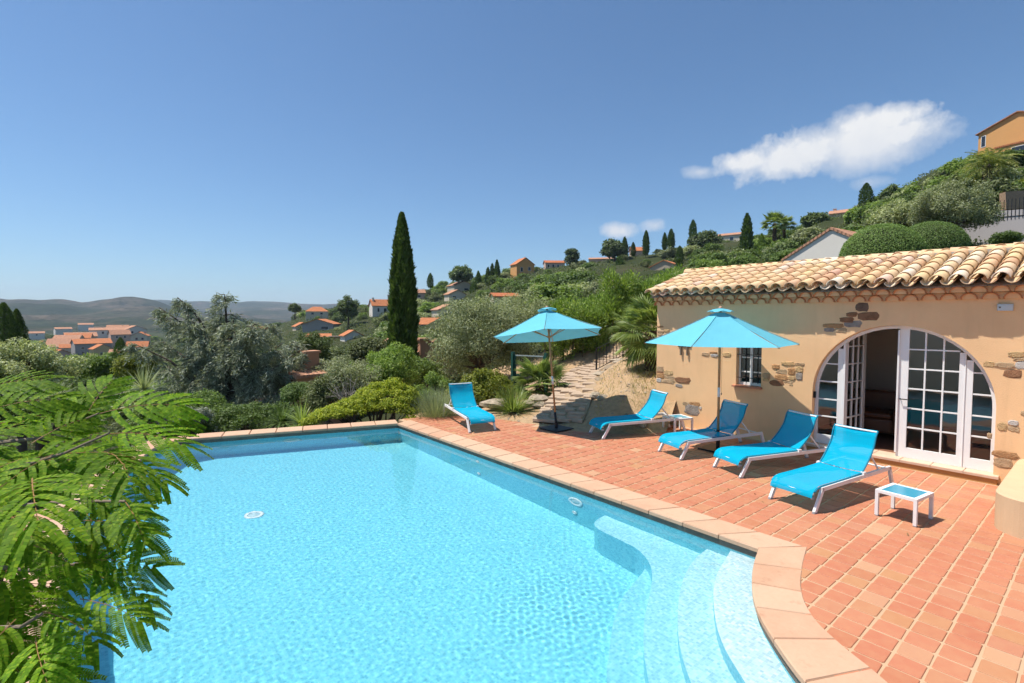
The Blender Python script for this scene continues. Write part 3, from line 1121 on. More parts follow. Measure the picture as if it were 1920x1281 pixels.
for zf, (a0, b0, a1, b1, c) in patches:
    P = [zf(a0, b0), zf(a1, b0), zf(a1, b1), zf(a0, b1)]
    cy_, cz_ = sum(p.y for p in P) / 4, sum(p.z for p in P) / 4
    hy, hz = abs(P[0].y - P[1].y) / 2, abs(P[0].z - P[3].z) / 2
    m_ = 11
    ring_ = []
    for k in range(m_):
        an = 2 * PI * k / m_
        ca, sa = math.cos(an), math.sin(an)
        q = 1 / max(abs(ca), abs(sa)) ** .92
        ring_.append((cy_ + hy * ca * q * rs.uniform(.90, 1.12) * 1.06, cz_ + hz * sa * q * rs.uniform(.88, 1.14) * 1.08))
    mb = MB()
    pr = rs.uniform(.003, .012)
    o_ = [(XW + .01, y_, z_) for y_, z_ in ring_]
    i1 = [(XW - pr * .7, cy_ + (y_ - cy_) * .95, cz_ + (z_ - cz_) * .95) for y_, z_ in ring_]
    i2 = [(XW - pr - rs.uniform(0, .006), cy_ + (y_ - cy_) * .72, cz_ + (z_ - cz_) * .70) for y_, z_ in ring_]
    fs = []
    for lv in range(2):
        for k in range(m_):
            fs.append((lv * m_ + k, lv * m_ + (k + 1) % m_, (lv + 1) * m_ + (k + 1) % m_, (lv + 1) * m_ + k))
    fs.append(tuple(2 * m_ + k for k in range(m_)))
    mb.add(o_ + i1 + i2, fs)
    mb.build('wall_stone', ST[c], wall)

# alarm box and hooks
ab = thing('alarm_box', 'small pale grey alarm box on the shaded wall right of the arch', 'alarm box', (XW, 1.11, 2.64))
M_PALEBOX = plain('pale grey plastic', (.52, .56, .56), .5, .04, 10)
mb = MB(); mb.slab([(-.085, -.05), (.085, -.05), (.085, .05), (-.085, .05)], .0, .045, .008); mb.build('case', M_PALEBOX, ab, rot=(PI / 2, 0, -PI / 2))
mb = MB(); mb.lathe([(.010, .0), (.010, .004), (.004, .006)], 10); mb.build('indicator', M_IRON, ab, rot=(PI / 2, 0, -PI / 2), loc=(-.045, .055, .002))
hk = thing('hook_rail', 'dark metal hooks fixed to the ochre wall behind the near parasol', 'hooks', (XW, 6.34, 1.83))
mb = MB(); mb.box(-.02, 0, -.16, .16, -.012, .012); mb.build('rail', M_IRON, hk)
for yy in (-.08, .08):
    mb = MB(); mb.box(-.05, -.02, yy - .016, yy + .016, -.2, .0); mb.build('hook', plain('hook steel', (.18, .14, .10), .6), hk)

# -------- roof
XE, ZE, XR, ZRG = 10.11, 2.985, 12.09, 3.60
slope = math.atan2(ZRG - ZE, XR - XE)
LS = math.hypot(XR - XE, ZRG - ZE)


def rooftile_mat(src):
    t = Mt('clay roof tile ' + src)
    base = t.ramp(t.rnd(src), [(0, (.70, .48, .27)), (.16, (.74, .53, .27)), (.3, (.64, .40, .23)), (.45, (.76, .57, .34)), (.6, (.70, .44, .24)), (.72, (.56, .28, .16)), (.8, (.74, .58, .38)), (.9, (.78, .68, .56)), (1, (.64, .34, .24))])
    a = t.tex(7, 6, .65); b = t.tex(50, 5, .7)
    col = t.mix(t.math('MULTIPLY', a.outputs[0], .7), base, t.mix(1.0, base, (.85, .77, .70), 'MULTIPLY'))
    col = t.mix(t.math('MULTIPLY', b.outputs[0], .35), col, (.72, .58, .42))
    t.bump(b.outputs[0], .4, .006)
    return t.fin(col, .85, .2)


M_RT_O, M_RT_I = rooftile_mat('object'), rooftile_mat('island')
M_MORTAR = plain('grey lime mortar', (.42, .38, .33), .95, .2, 6, .5, 30)


def canal(L_, r0, r1, th, convex=True, seg=7, span=165):
    """half-round tile along +x (downhill end at x=0), r0 at x=0"""
    vs, fs = [], []
    for x, r_ in ((0, r0), (L_, r1)):
        for rr_ in (r_, r_ - th):
            for k in range(seg + 1):
                a = R(90 - span / 2 + span * k / seg)
                yy, zz = rr_ * math.cos(a), rr_ * math.sin(a) - r_ * math.cos(R(span / 2)) * .0
                if not convex: zz = -zz
                vs.append((x, yy, zz))
    m_ = seg + 1
    for k in range(seg):
        fs += [(k, k + 1, 2 * m_ + k + 1, 2 * m_ + k), (m_ + k + 1, m_ + k, 3 * m_ + k, 3 * m_ + k + 1), (k + 1, k, m_ + k, m_ + k + 1)]
    return vs, fs


roof = bpy.data.objects.new('roof', None); COL.objects.link(roof); roof.parent = house; roof.location = -house.location
mb = MB()
mb.add([(XE + .06, -3.4, ZE - .03), (XE + .06, 7.16, ZE - .03), (XR, 7.16, ZRG - .03), (XR, -3.4, ZRG - .03)], [(0, 1, 2, 3)])
mb.add([(XR, -3.4, ZRG - .03), (XR, 7.16, ZRG - .03), (14.6, 7.16, 2.9), (14.6, -3.4, 2.9)], [(0, 1, 2, 3)])
mb.add([(XE + .06, 7.10, ZE - .05), (14.6, 7.10, 2.9), (XR, 7.10, ZRG - .05)], [(0, 1, 2)])
mb.build('roof_deck', M_MORTAR, roof)
cover = MB(); cover.add(*canal(.43, .108, .086, .014)); cover_me = cover.mesh('roof_tile', M_RT_O, True)
chan = MB(); chan.add(*canal(.43, .090, .105, .014, False)); chan_me = chan.mesh('roof_tile', M_RT_O, True)
PY = .2395
bulk = MB()
rows = 6
expo = (LS - .06) / rows
rs = random.Random(21)
ncol = 44
for c in range(ncol):
    yc = 7.13 - c * PY            # crest
    for r_ in range(rows + 1):
        s = r_ * expo
        L1 = min(.43, LS - s + .02)
        for kind in ('cover', 'chan'):
            yy = yc if kind == 'cover' else yc - PY / 2
            up = (.052 if kind == 'cover' else .088) + (.016 if kind == 'cover' else .004)
            jx = rs.uniform(-.014, .014); jr = rs.uniform(-.03, .03)
            px_, pz_ = XE + (s + jx) * math.cos(slope) - up * math.sin(slope), ZE + (s + jx) * math.sin(slope) + up * math.cos(slope)
            rot_ = (rs.uniform(-.04, .04), -slope + .028, jr)
            sc_ = (1 if L1 > .42 else max(.15, L1 / .43), 1, 1)
            if r_ == rows and kind == 'chan': continue
            vis = yc > .45
            if vis and (kind == 'cover' or r_ == 0):
                put('roof_tile', cover_me if kind == 'cover' else chan_me, roof, (px_, yy, pz_), rot_, sc_)
            else:
                Mx = Matrix.LocRotScale(Vector((px_, yy, pz_)), Matrix.Rotation(rot_[2], 3, 'Z') @ Matrix.Rotation(rot_[1], 3, 'Y') @ Matrix.Rotation(rot_[0], 3, 'X'), Vector(sc_))
                src = cover if kind == 'cover' else chan
                bulk.add([Mx @ Vector(v) for v in src.v], src.f)
o = put('roof_tile_field', bulk.mesh('roof_tile_field', M_RT_I, True), roof); tag(o, kind='stuff')
# ridge: tiles set in a mortar bed
mb = MB(); mb.box(XR - .16, XR + .16, -3.4, 7.14, ZRG - .03, ZRG + .07); mb.build('ridge_mortar', M_MORTAR, roof)
rid = MB(); rid.add(*canal(.46, .135, .115, .015)); rid_me = rid.mesh('ridge_tile', M_RT_O, True)
y = -3.3
while y < 7.0:
    put('ridge_tile', rid_me, roof, (XR, y + .43, ZRG + .03), (0, 0, -PI / 2 + rs.uniform(-.02, .02))); y += .41

# cornice: two courses of tile mouths set in the plaster under the eaves
M_CORN = plain('orange cornice tile', (.50, .20, .085), .8, .3, 12, .3, 40)
arc_me = MB(); arc_me.add(*canal(.30, .105, .105, .016, True, 8, 176)); corn_me = arc_me.mesh('cornice_tile', M_CORN, True)
mb = MB()
mb.box(XW - .045, XW + .02, -3.2, 7.07, 2.775, 2.873); mb.box(XW - .125, XW + .02, -3.2, 7.09, 2.876, 2.96)
hp(mb, 'cornice', M_WALL)
corn = house.children[-1]
c = 0
while 7.02 - c * PY > .3:
    yy = 7.02 - c * PY
    put('cornice_tile', corn_me, corn, (XW - .09, yy, 2.765))
    put('cornice_tile', corn_me, corn, (XW - .17, yy - PY / 2, 2.868))
    c += 1

# ================================================================== TERRACE FURNITURE
def cloth(name, c, trans=.3, see=0.0, wv=900):
    t = Mt(name)
    co = t.coord('Object')
    nz = t.tex(5, 4, .5, co)
    w1 = t.tex(wv, 1, .5, co)
    fold = t.tex(4.5, 3, .6, co)
    col = t.mix(nz.outputs[0], scl(c, .92), scl(c, 1.06))
    t.bump(t.math('ADD', t.math('MULTIPLY', w1.outputs[0], .15), fold.outputs[0]), .35, .03)
    t.fin(col, .9, .04)
    tr = t.n('ShaderNodeBsdfTranslucent'); t.L.new(col, tr.inputs[0])
    mx = t.n('ShaderNodeMixShader'); mx.inputs[0].default_value = trans
    t.L.new(t.b.outputs[0], mx.inputs[1]); t.L.new(tr.outputs[0], mx.inputs[2])
    last = mx
    if see:
        tp = t.n('ShaderNodeBsdfTransparent')
        m2 = t.n('ShaderNodeMixShader'); m2.inputs[0].default_value = see
        t.L.new(mx.outputs[0], m2.inputs[1]); t.L.new(tp.outputs[0], m2.inputs[2]); last = m2
    t.L.new(last.outputs[0], t.out.inputs[0])
    return t.m


M_SLING = cloth('turquoise sling fabric', (.003, .42, .64), .25, .06)
M_CANOPY = cloth('sky blue canopy cloth', (.15, .50, .62), .22)
M_ALU = plain('white powder coated metal', (.74, .72, .70), .4, .05, 8)
M_GREYP = plain('grey plastic foot', (.30, .31, .32), .5)
M_WOOD = plain('varnished hardwood', (.44, .24, .11), .45, .3, 14, .2, 60)
M_BLACK = plain('black painted steel', (.02, .02, .022), .45, .2, 10)
M_EDGE = plain('deep blue sling edge', (.004, .20, .30), .7)
M_SEAM = plain('darker blue seam', (.05, .25, .34), .8)


def sheet(prof, hw, th=.006, sag=.0, ny=6):
    """fabric sheet following a side profile (x, z), half width hw; sag between the side tubes"""
    vs, fs = [], []
    m_ = len(prof)
    for i, (x, z) in enumerate(prof):
        a = prof[max(i - 1, 0)]; b = prof[min(i + 1, m_ - 1)]
        tx, tz = b[0] - a[0], b[1] - a[1]
        l_ = math.hypot(tx, tz); nx_, nz_ = -tz / l_, tx / l_
        for j in range(ny + 1):
            u = -1 + 2 * j / ny
            s = sag * (1 - u * u)
            vs.append((x - nx_ * s, u * hw, z - nz_ * s))
    for i in range(m_ - 1):
        for j in range(ny):
            a = i * (ny + 1) + j
            fs.append((a, a + 1, a + ny + 2, a + ny + 1))
    mb = MB(); mb.add(vs, fs)
    return mb


def fine(P, k=5):
    return smooth_line(P, k)


def lounger():
    t = thing('sun_lounger', 'x', 'sun lounger', group='turquoise sun loungers on the terrace')
    w_ = .285
    seat_prof = fine([(-.045, .195), (-.035, .235), (.0, .285), (.06, .318), (.16, .335), (.5, .338), (.85, .345), (1.13, .358)], 4)
    back_prof = fine([(1.135, .362), (1.22, .43), (1.33, .545), (1.415, .66), (1.452, .755), (1.475, .83), (1.52, .892)], 5)
    put('seat', sheet(seat_prof, w_, sag=.014).mesh('seat', M_SLING, True), t)
    put('backrest', sheet(back_prof, w_, sag=.018).mesh('backrest', M_SLING, True), t)
    for s in (-1, 1):
        y = s * .30
        mb = MB(); mb.bar((.125, y, .288), (1.86, y, .318), .034, .052); mb.build('side_rail', M_ALU, t)
        for a, b in (((.165, y, .30), (-.005, y, .012)), ((1.835, y, .33), (1.955, y, .012))):
            mb = MB(); mb.bar(a, b, .034, .05, (1, 0, 0)); lg = mb.build('leg', M_ALU, t)
            mb = MB(); mb.box(b[0] - .03, b[0] + .03, b[1] - .019, b[1] + .019, 0, .016); mb.build('foot_cap', M_GREYP, lg)
        mb = MB(); mb.tube([(x - .010, s * (w_ + .003), z - .008) for x, z in back_prof[::3] + [back_prof[-1]]], .012, 6); mb.build('back_tube', M_EDGE, t)
        mb = MB(); mb.tube([(x, s * (w_ + .004), z - .014) for x, z in seat_prof[8::4] + [seat_prof[-1]]], .012, 6); mb.build('seat_tube', M_EDGE, t)
        mb = MB(); mb.bar((1.37, s * .26, .585), (1.60, s * .26, .335), .012, .022); mb.build('back_prop', M_ALU, t)
        mb = MB(); mb.box(1.105, 1.165, y - .024, y + .024, .312, .366); mb.build('hinge', M_ALU, t)
        mb = MB(); mb.box(-.02, .03, s * .262 - .012, s * .262 + .012, .17, .205); mb.build('end_cap', M_GREYP, t)
    for nm, x, z in (('front_bar', .0, .245), ('middle_bar', 1.12, .33), ('rear_bar', 1.80, .318), ('back_top_bar', 1.505, .87)):
        mb = MB(); mb.tube([(x, -.28, z), (x, .28, z)], .013, 8); mb.build(nm, M_ALU, t)
    return t


lg0 = lounger()
spots = [((7.07, 2.71), -10.5, 'nearest turquoise sun lounger, fully in the sun beside the small white table in front'),
         ((7.80, 3.97), -22.5, 'turquoise sun lounger in front of the arch, half shaded by the near parasol'),
         ((7.97, 5.13), -18.5, 'turquoise sun lounger mostly in the shade of the near parasol, behind its pole'),
         ((8.10, 6.97), -23.0, 'sunlit turquoise sun lounger by the far corner of the pool house'),
         ((6.50, 8.84), 74.5, 'turquoise sun lounger facing us alone at the far end of the pool')]
for i, ((x, y), a, lab) in enumerate(spots):
    o = lg0 if i == 0 else copy_tree(lg0)
    o.location = (x, y, .001); o.rotation_euler = (0, 0, R(a)); o['label'] = lab


def umbrella(label, loc, Rr, zt, phase, rot, h=.62, crank=True):
    t = thing('parasol', label, 'parasol', loc, group='blue parasols on the terrace')
    t.rotation_euler = rot
    ztop = zt + h
    tips = [Vector((Rr * math.cos(R(phase + 60 * k)), Rr * math.sin(R(phase + 60 * k)), zt)) for k in range(6)]
    apex = Vector((0, 0, ztop))
    # canopy: six cloth panels drawn tight over the ribs, hem curving in between them
    vs, fs = [], []
    nr, na = 8, 8
    for k in range(6):
        A, B = tips[k], tips[(k + 1) % 6]
        base = len(vs)
        for i in range(nr + 1):
            u = .06 + .94 * i / nr
            for j in range(na + 1):
                v = j / na
                p = apex.lerp(A.lerp(B, v), u)
                bow = 4 * v * (1 - v)
                inw = (A + B) / 2 - Vector((0, 0, zt)); inw.z = 0
                p -= inw.normalized() * bow * .045 * Rr * u * u
                p.z -= bow * .028 * u * (1.3 - u)
                p.z -= .05 * math.sin(PI * u) * .5
                vs.append(p)
        for i in range(nr):
            for j in range(na):
                a = base + i * (na + 1) + j
                fs.append((a, a + 1, a + na + 2, a + na + 1))
    mb = MB(); mb.add(vs, fs); cn = mb.build('canopy', M_CANOPY, t, False)
    # vent cap with a wavy hem over the top opening
    vs, fs = [], []
    nn = 48
    for i, (r_, z) in enumerate(((.02, .035), (.13, .018), (.245, -.035))):
        for j in range(nn):
            an = 2 * PI * j / nn
            hexr = math.cos(PI / 6) / math.cos(((an - R(phase)) % (PI / 3)) - PI / 6)
            lift = (.028 * (1 - math.cos(6 * (an - R(phase)))) * .5 if i == 2 else 0)
            vs.append((r_ * hexr * math.cos(an), r_ * hexr * math.sin(an), ztop + z + lift))
    for i in range(2):
        for j in range(nn):
            fs.append((i * nn + j, i * nn + (j + 1) % nn, (i + 1) * nn + (j + 1) % nn, (i + 1) * nn + j))
    mb = MB(); mb.add(vs, fs); mb.build('vent_cap', M_CANOPY, t, True)
    mb = MB(); mb.lathe([(.03, .03), (.034, .045), (.026, .065), (.008, .072)], 12, (0, 0, ztop)); mb.build('finial', plain('turned wood knob', (.55, .30, .22), .5), t, True)
    for k in range(6):
        A = tips[k]
        mb = MB(); mb.bar(apex + Vector((0, 0, -.07)), A + Vector((0, 0, -.012)), .014, .022); mb.build('rib', M_WOOD, t)
        m_ = apex.lerp(A, .5) + Vector((0, 0, -.045))
        mb = MB(); mb.bar(Vector((m_.x * .06, m_.y * .06, zt - .02)), m_, .012, .018); mb.build('strut', M_WOOD, t)
        mb = MB(); p0 = apex.lerp(A, .1) + Vector((0, 0, -.012)); mb.tube([p0 + Vector((0, 0, .010)), apex.lerp(A, .5) + Vector((0, 0, -.018)), A + Vector((0, 0, .004))], .004, 5); mb.build('seam', M_CANOPY, cn)
    mb = MB(); mb.lathe([(.024, .0), (.05, .012), (.05, .05), (.024, .062)], 12, (0, 0, zt - .05)); mb.build('runner', M_WOOD, t)
    mb = MB(); mb.lathe([(.024, 0), (.045, .01), (.045, .04), (.024, .05)], 12, (0, 0, ztop - .1)); mb.build('top_hub', M_WOOD, t)
    mb = MB(); mb.tube([(0, 0, .34), (0, 0, ztop + .02)], .023, 12); mb.build('pole', M_WOOD, t, True)
    mb = MB(); mb.tube([(0, 0, .0), (0, 0, .36)], .028, 12); mb.build('lower_sleeve', M_BLACK if not crank else M_BLACK, t, True)
    mb = MB(); mb.tube([(0, 0, .98), (0, 0, 1.16)], .0245, 12); mb.build('joint_sleeve', M_ALU, t, True)
    mb = MB(); mb.tube([(.03, -.03, zt - .05), (.032, -.034, 1.05)], .003, 5); cd = mb.build('cord', M_WOOD, t)
    mb = MB(); mb.lathe([(.006, 0), (.012, .02), (.004, .04)], 8, (.032, -.034, 1.02)); mb.build('cord_knob', M_BLACK, t)
    return t


u1 = umbrella('near blue parasol standing between the loungers by the window', (9.02, 4.79, .02), 1.36, 1.985, 9, (0, 0, 0))
mb = MB(); mb.box(-.26, .26, -.26, .26, -.016, .012); mb.lathe([(.035, .012), (.035, .16)], 12); mb.build('base_plate', M_BLACK, u1)
tilt = (Matrix.Rotation(R(-9), 3, Vector((_rt.x, _rt.y, 0))) @ Matrix.Rotation(R(-4), 3, Vector((_f0.x, _f0.y, 0)))).to_euler()
u2 = umbrella('far blue parasol leaning back at the garden edge of the terrace', (7.91, 7.98, .02), 1.35, 2.08, 42, tuple(tilt))
mb = MB(); mb.box(-.27, .27, -.27, .27, -.016, .012); mb.lathe([(.035, .012), (.035, .12)], 12)
o = mb.build('base_plate', M_BLACK, u2); o.rotation_euler = Matrix(tilt.to_matrix()).inverted().to_euler()

M_INSET = plain('turquoise table glass', (.055, .30, .42), .15, .06, 5, spec=.5)


def side_table(label, loc, rz, lx=.475, ly=.44, h=.335):
    t = thing('side_table', label, 'side table', loc, rz, group='small white side tables')
    hx, hy, b = lx / 2, ly / 2, .045
    for s in (-1, 1):
        mb = MB(); mb.box(-hx, hx, s * (hy - b / 2) - b / 2, s * (hy - b / 2) + b / 2, h - .035, h); mb.build('top_rail', M_ALU, t)
        mb = MB(); mb.box(s * (hx - b / 2) - b / 2, s * (hx - b / 2) + b / 2, -hy + b, hy - b, h - .035, h - .0005); mb.build('top_rail', M_ALU, t)
        for q in (-1, 1):
            x, y = s * (hx - .018), q * (hy - .018)
            mb = MB(); mb.box(x - .018, x + .018, y - .018, y + .018, 0.012, h - .035); lg = mb.build('leg', M_ALU, t)
            mb = MB(); mb.box(x - .016, x + .016, y - .016, y + .016, 0, .012); mb.build('foot_cap', M_GREYP, lg)
    mb = MB(); mb.box(-hx + b, hx - b, -hy + b, hy - b, h - .012, h - .004); mb.build('table_top', M_INSET, t)
    return t


side_table('small white side table with blue top beside the nearest lounger', (7.735, 1.66, .001), R(-8.5))
side_table('small white side table with blue top against the wall between two loungers', (9.76, 6.11, .001), R(-21))

# rounded masonry bench at the right
M_BENCH = plaster_mat('smooth sand plaster', (.62, .44, .27))
bench = thing('masonry_bench', 'rounded sand coloured masonry bench built against the wall', 'bench', (8.9, -.2, 0))


def rrect(x0, x1, y0, y1, r_, k=7):
    P = []
    for cx, cy, a0 in ((x1 - r_, y1 - r_, 0), (x0 + r_, y1 - r_, 90), (x0 + r_, y0 + r_, 180), (x1 - r_, y0 + r_, 270)):
        for i in range(k + 1):
            a = R(a0 + 90 * i / k); P.append((cx + r_ * math.cos(a), cy + r_ * math.sin(a)))
    return P


mb = MB(); mb.slab(rrect(7.98, 10.55, -2.2, .90, .34, 10), -.01, .44, .018); o = mb.build('seat_block', M_BENCH, bench, True); o.location = -bench.location
o.data.polygons.foreach_set('use_smooth', [False] * len(o.data.polygons))

# ================================================================== TERRAIN
def zy(y, D):
    return W(960, y, D).z


# bearing px: list of (distance, ground height); heights of far ground are given by where it meets the sight lines
COLS = {
    -900: [(3, -1.2), (30, -4), (80, -8), (200, -13), (350, -16), (700, -22), (1100, -26)],
    -300: [(5.5, -1.2), (14, -2.4), (30, -4), (80, -8), (200, -14), (350, -16), (700, -21), (1100, -26)],
    0: [(7.2, -1.2), (14, -2.2), (30, -4.5), (80, -9), (200, -14), (300, -16.8), (450, -19), (700, -21), (1100, -26)],
    150: [(9.0, -1.2), (14, -2.2), (30, -4.5), (80, -9), (200, -14), (300, -16.8), (450, -19), (700, -21), (1100, -26)],
    300: [(11.2, -1.2), (14, -2), (25, -3.8), (80, -8), (200, -12), (300, -15), (450, -18), (700, -21), (1100, -26)],
    450: [(11.7, -1.0), (14, -1.6), (25, -3.6), (80, -7), (200, -10), (300, -11), (450, -15), (700, -20), (1100, -26)],
    600: [(12.3, -.6), (14, -1.0), (25, -3.2), (60, -5.5), (120, zy(655, 120)), (180, zy(624, 180)), (240, zy(594, 240)), (300, zy(586, 300)), (450, 0), (700, -12), (1100, -24)],
    700: [(12.6, -.4), (14, -.8), (25, -2.4), (60, -4.5), (120, zy(642, 120)), (190, zy(594, 190)), (260, zy(580, 260)), (350, 4), (700, -10), (1100, -24)],
    780: [(12.7, -.12), (14, -.4), (20, -1.6), (40, -3), (90, zy(645, 90)), (130, zy(612, 130)), (200, zy(568, 200)), (250, zy(553, 250)), (350, 10), (700, -10), (1100, -24)],
    850: [(11.6, -.05), (13, -.05), (16, -.3), (20, -.8), (40, -1.6), (90, zy(622, 90)), (140, zy(592, 140)), (200, zy(552, 200)), (240, zy(538, 240)), (350, 14), (700, -5), (1100, -20)],
    950: [(11.0, -.05), (12.2, -.03), (14, 0), (16, .0), (20, .05), (40, .5), (80, zy(600, 80)), (120, zy(567, 120)), (200, zy(522, 200)), (240, zy(512, 240)), (350, 20), (700, 0), (1100, -20)],
    1040: [(10.6, -.05), (11.6, -.01), (12.5, .08), (14, .16), (17, .25), (20, .3), (40, 2.4), (80, zy(562, 80)), (140, zy(532, 140)), (210, zy(505, 210)), (230, zy(502, 230)), (350, 22), (700, 5), (1100, -20)],
    1090: [(10.5, -.05), (11.1, .0), (12, .15), (13, .24), (15, .32), (17, .35), (20, .35), (22, 1.0), (40, 3.4), (80, zy(552, 80)), (140, zy(524, 140)), (205, zy(498, 205)), (230, zy(496, 230)), (350, 22), (700, 5), (1100, -20)],
    1115: [(10.5, -.05), (11.0, .02), (11.6, .30), (12.4, .45), (13, .50), (15, .55), (17, .55), (19, .45), (20.5, .45), (22, 1.2), (40, 3.8), (80, zy(548, 80)), (140, zy(520, 140)), (200, zy(494, 200)), (350, 22), (700, 5), (1100, -20)],
    1180: [(10.5, -.05), (11.0, .05), (11.4, .38), (12, .66), (13, .91), (14.5, 1.12), (16.5, 1.15), (19, 1.0), (20.5, 1.02), (22, 1.8), (40, 4.6), (80, zy(538, 80)), (140, zy(516, 140)), (200, zy(480, 200)), (350, 26), (700, 5), (1100, -20)],
    1250: [(10.8, -.05), (11.3, .2), (12.2, .75), (13, 1.05), (14.5, 1.34), (16, 1.5), (19, 1.4), (20.5, 1.45), (22, 2.4), (40, 5.4), (80, zy(532, 80)), (150, zy(511, 150)), (200, zy(474, 200)), (300, 27), (700, 5), (1100, -20)],
    1350: [(15, 1.8), (25, 3), (60, zy(527, 60)), (110, zy(498, 110)), (200, zy(452, 200)), (300, 33), (700, 5), (1100, -20)],
    1450: [(15, 2.0), (25, 3.3), (60, zy(502, 60)), (100, zy(483, 100)), (150, zy(450, 150)), (200, 28), (400, 20), (1100, -20)],
    1550: [(15.5, 2.2), (30, 3.6), (60, zy(484, 60)), (100, zy(434, 100)), (150, zy(408, 150)), (200, 33), (400, 20), (1100, -20)],
    1650: [(16, 2.2), (30, 4), (60, zy(446, 60)), (90, zy(396, 90)), (120, zy(369, 120)), (160, 33), (400, 20), (1100, -20)],
    1750: [(16, 2.2), (25, 3.4), (46.2, zy(462, 46.2)), (50, zy(420, 50)), (60, zy(386, 60)), (85, zy(337, 85)), (110, zy(323, 110)), (200, 34), (1100, -20)],
    1850: [(16.5, 2.2), (30, 3.6), (43.4, zy(456, 43.4)), (47, zy(404, 47)), (60, zy(356, 60)), (85, zy(298, 85)), (110, zy(280, 110)), (200, 40), (1100, -20)],
    1980: [(17, 2.2), (30, 3.6), (43.4, zy(456, 43.4)), (47, zy(402, 47)), (60, zy(348, 60)), (85, zy(288, 85)), (110, zy(270, 110)), (200, 42), (1100, -20)],
    2500: [(18, 2.2), (25, 4), (45, 11), (60, 18), (85, 29), (110, 35), (200, 40), (1100, -20)],
    3300: [(22, 2.2), (30, 4), (45, 11), (60, 18), (85, 29), (110, 35), (200, 40), (1100, -20)],
}
CK = sorted(COLS)


def _col(px_key, D):
    pts = COLS[px_key]
    return float(np.interp(math.log(max(D, pts[0][0])), [math.log(d) for d, _ in pts], [z for _, z in pts]))


def TZ(px, D):
    px = min(max(px, CK[0]), CK[-1] - 1e-6)
    for a, b in zip(CK[:-1], CK[1:]):
        if a <= px < b:
            t = (px - a) / (b - a); t = t * t * (3 - 2 * t)
            return _col(a, D) * (1 - t) + _col(b, D) * t
    return 0


def TSTART(px):
    px = min(max(px, CK[0]), CK[-1] - 1e-6)
    for a, b in zip(CK[:-1], CK[1:]):
        if a <= px < b:
            t = (px - a) / (b - a)
            return COLS[a][0][0] * (1 - t) + COLS[b][0][0] * t


def near(P):
    """terrain height under a plan position"""
    px, _, D = PX((P[0], P[1], HC))
    return TZ(px, D)


def scrub_mat():
    t = Mt('hillside ground')
    pos = t.n('ShaderNodeNewGeometry').outputs['Position']
    a = t.tex(.05, 6, .65, pos); b = t.tex(.5, 6, .7, pos); c = t.tex(3, 5, .7, pos)
    col = t.ramp(a.outputs[0], [(.3, (.028, .038, .012)), (.5, (.045, .055, .02)), (.66, (.075, .07, .035)), (.82, (.13, .10, .06))])
    col = t.mix(t.math('MULTIPLY', b.outputs[0], .8), col, (.03, .04, .014))
    t.bump(c.outputs[0], 1, .3)
    return t.fin(col, .95, .1)


def soil_mat():
    t = Mt('sandy garden soil')
    pos = t.n('ShaderNodeNewGeometry').outputs['Position']
    a = t.tex(.9, 6, .65, pos); b = t.tex(9, 6, .7, pos); c = t.tex(45, 5, .75, pos)
    col = t.ramp(a.outputs[0], [(.3, (.40, .25, .13)), (.5, (.46, .31, .18)), (.7, (.40, .29, .19))])
    col = t.mix(t.math('MULTIPLY', t.math('SUBTRACT', b.outputs[0], .45, clamp=True), 3, clamp=True), col, (.24, .16, .09))
    col = t.mix(t.math('MULTIPLY', t.math('SUBTRACT', c.outputs[0], .55, clamp=True), 3, clamp=True), col, (.55, .43, .30))
    t.bump(c.outputs[0], .9, .03)
    return t.fin(col, .95, .1)


M_SCRUB, M_SOIL = scrub_mat(), soil_mat()
pxs = sorted(set(list(range(-900, 700, 24)) + list(range(700, 1270, 8)) + list(range(1270, 2000, 16)) + list(range(2000, 3301, 60))))
NR = 130
V = np.zeros((len(pxs), NR, 3))
ph = RNG.uniform(0, 6.28, 12)
for i, px in enumerate(pxs):
    d0 = TSTART(px)
    for j in range(NR):
        D = d0 * (1100 / d0) ** (j / (NR - 1))
        x, y = G(px, D)
        z = TZ(px, D)
        k = min(1, max(0, (D - 25) / 60))
        z += k * (math.sin(x * .11 + ph[0]) * math.cos(y * .09 + ph[1]) * .8 + math.sin(x * .31 + ph[2] + y * .2) * .3)
        z += .02 * math.sin(x * 5.1 + ph[3]) * math.cos(y * 4.3 + ph[4]) * min(1, max(0, D - d0))
        V[i, j] = (x, y, z)
idx = np.arange(len(pxs) * NR).reshape(len(pxs), NR)
Q = np.stack([idx[:-1, :-1], idx[1:, :-1], idx[1:, 1:], idx[:-1, 1:]], -1)
dist = np.zeros((len(pxs) - 1, NR - 1))
for i in range(len(pxs) - 1):
    d0 = TSTART(pxs[i])
    dist[i] = d0 * (1100 / d0) ** (np.arange(NR - 1) / (NR - 1))
pxg = np.array(pxs[:-1])[:, None] + 0 * dist
soil = (dist < 24) & (pxg > 760) & (pxg < 1300)
Vf = V.reshape(-1, 3)
tag(put('garden_ground', np_mesh('garden_ground', Vf, Q[soil], M_SOIL, True)), kind='structure')
tag(put('hillside', np_mesh('hillside', Vf, Q[~soil], M_SCRUB, True)), kind='structure')


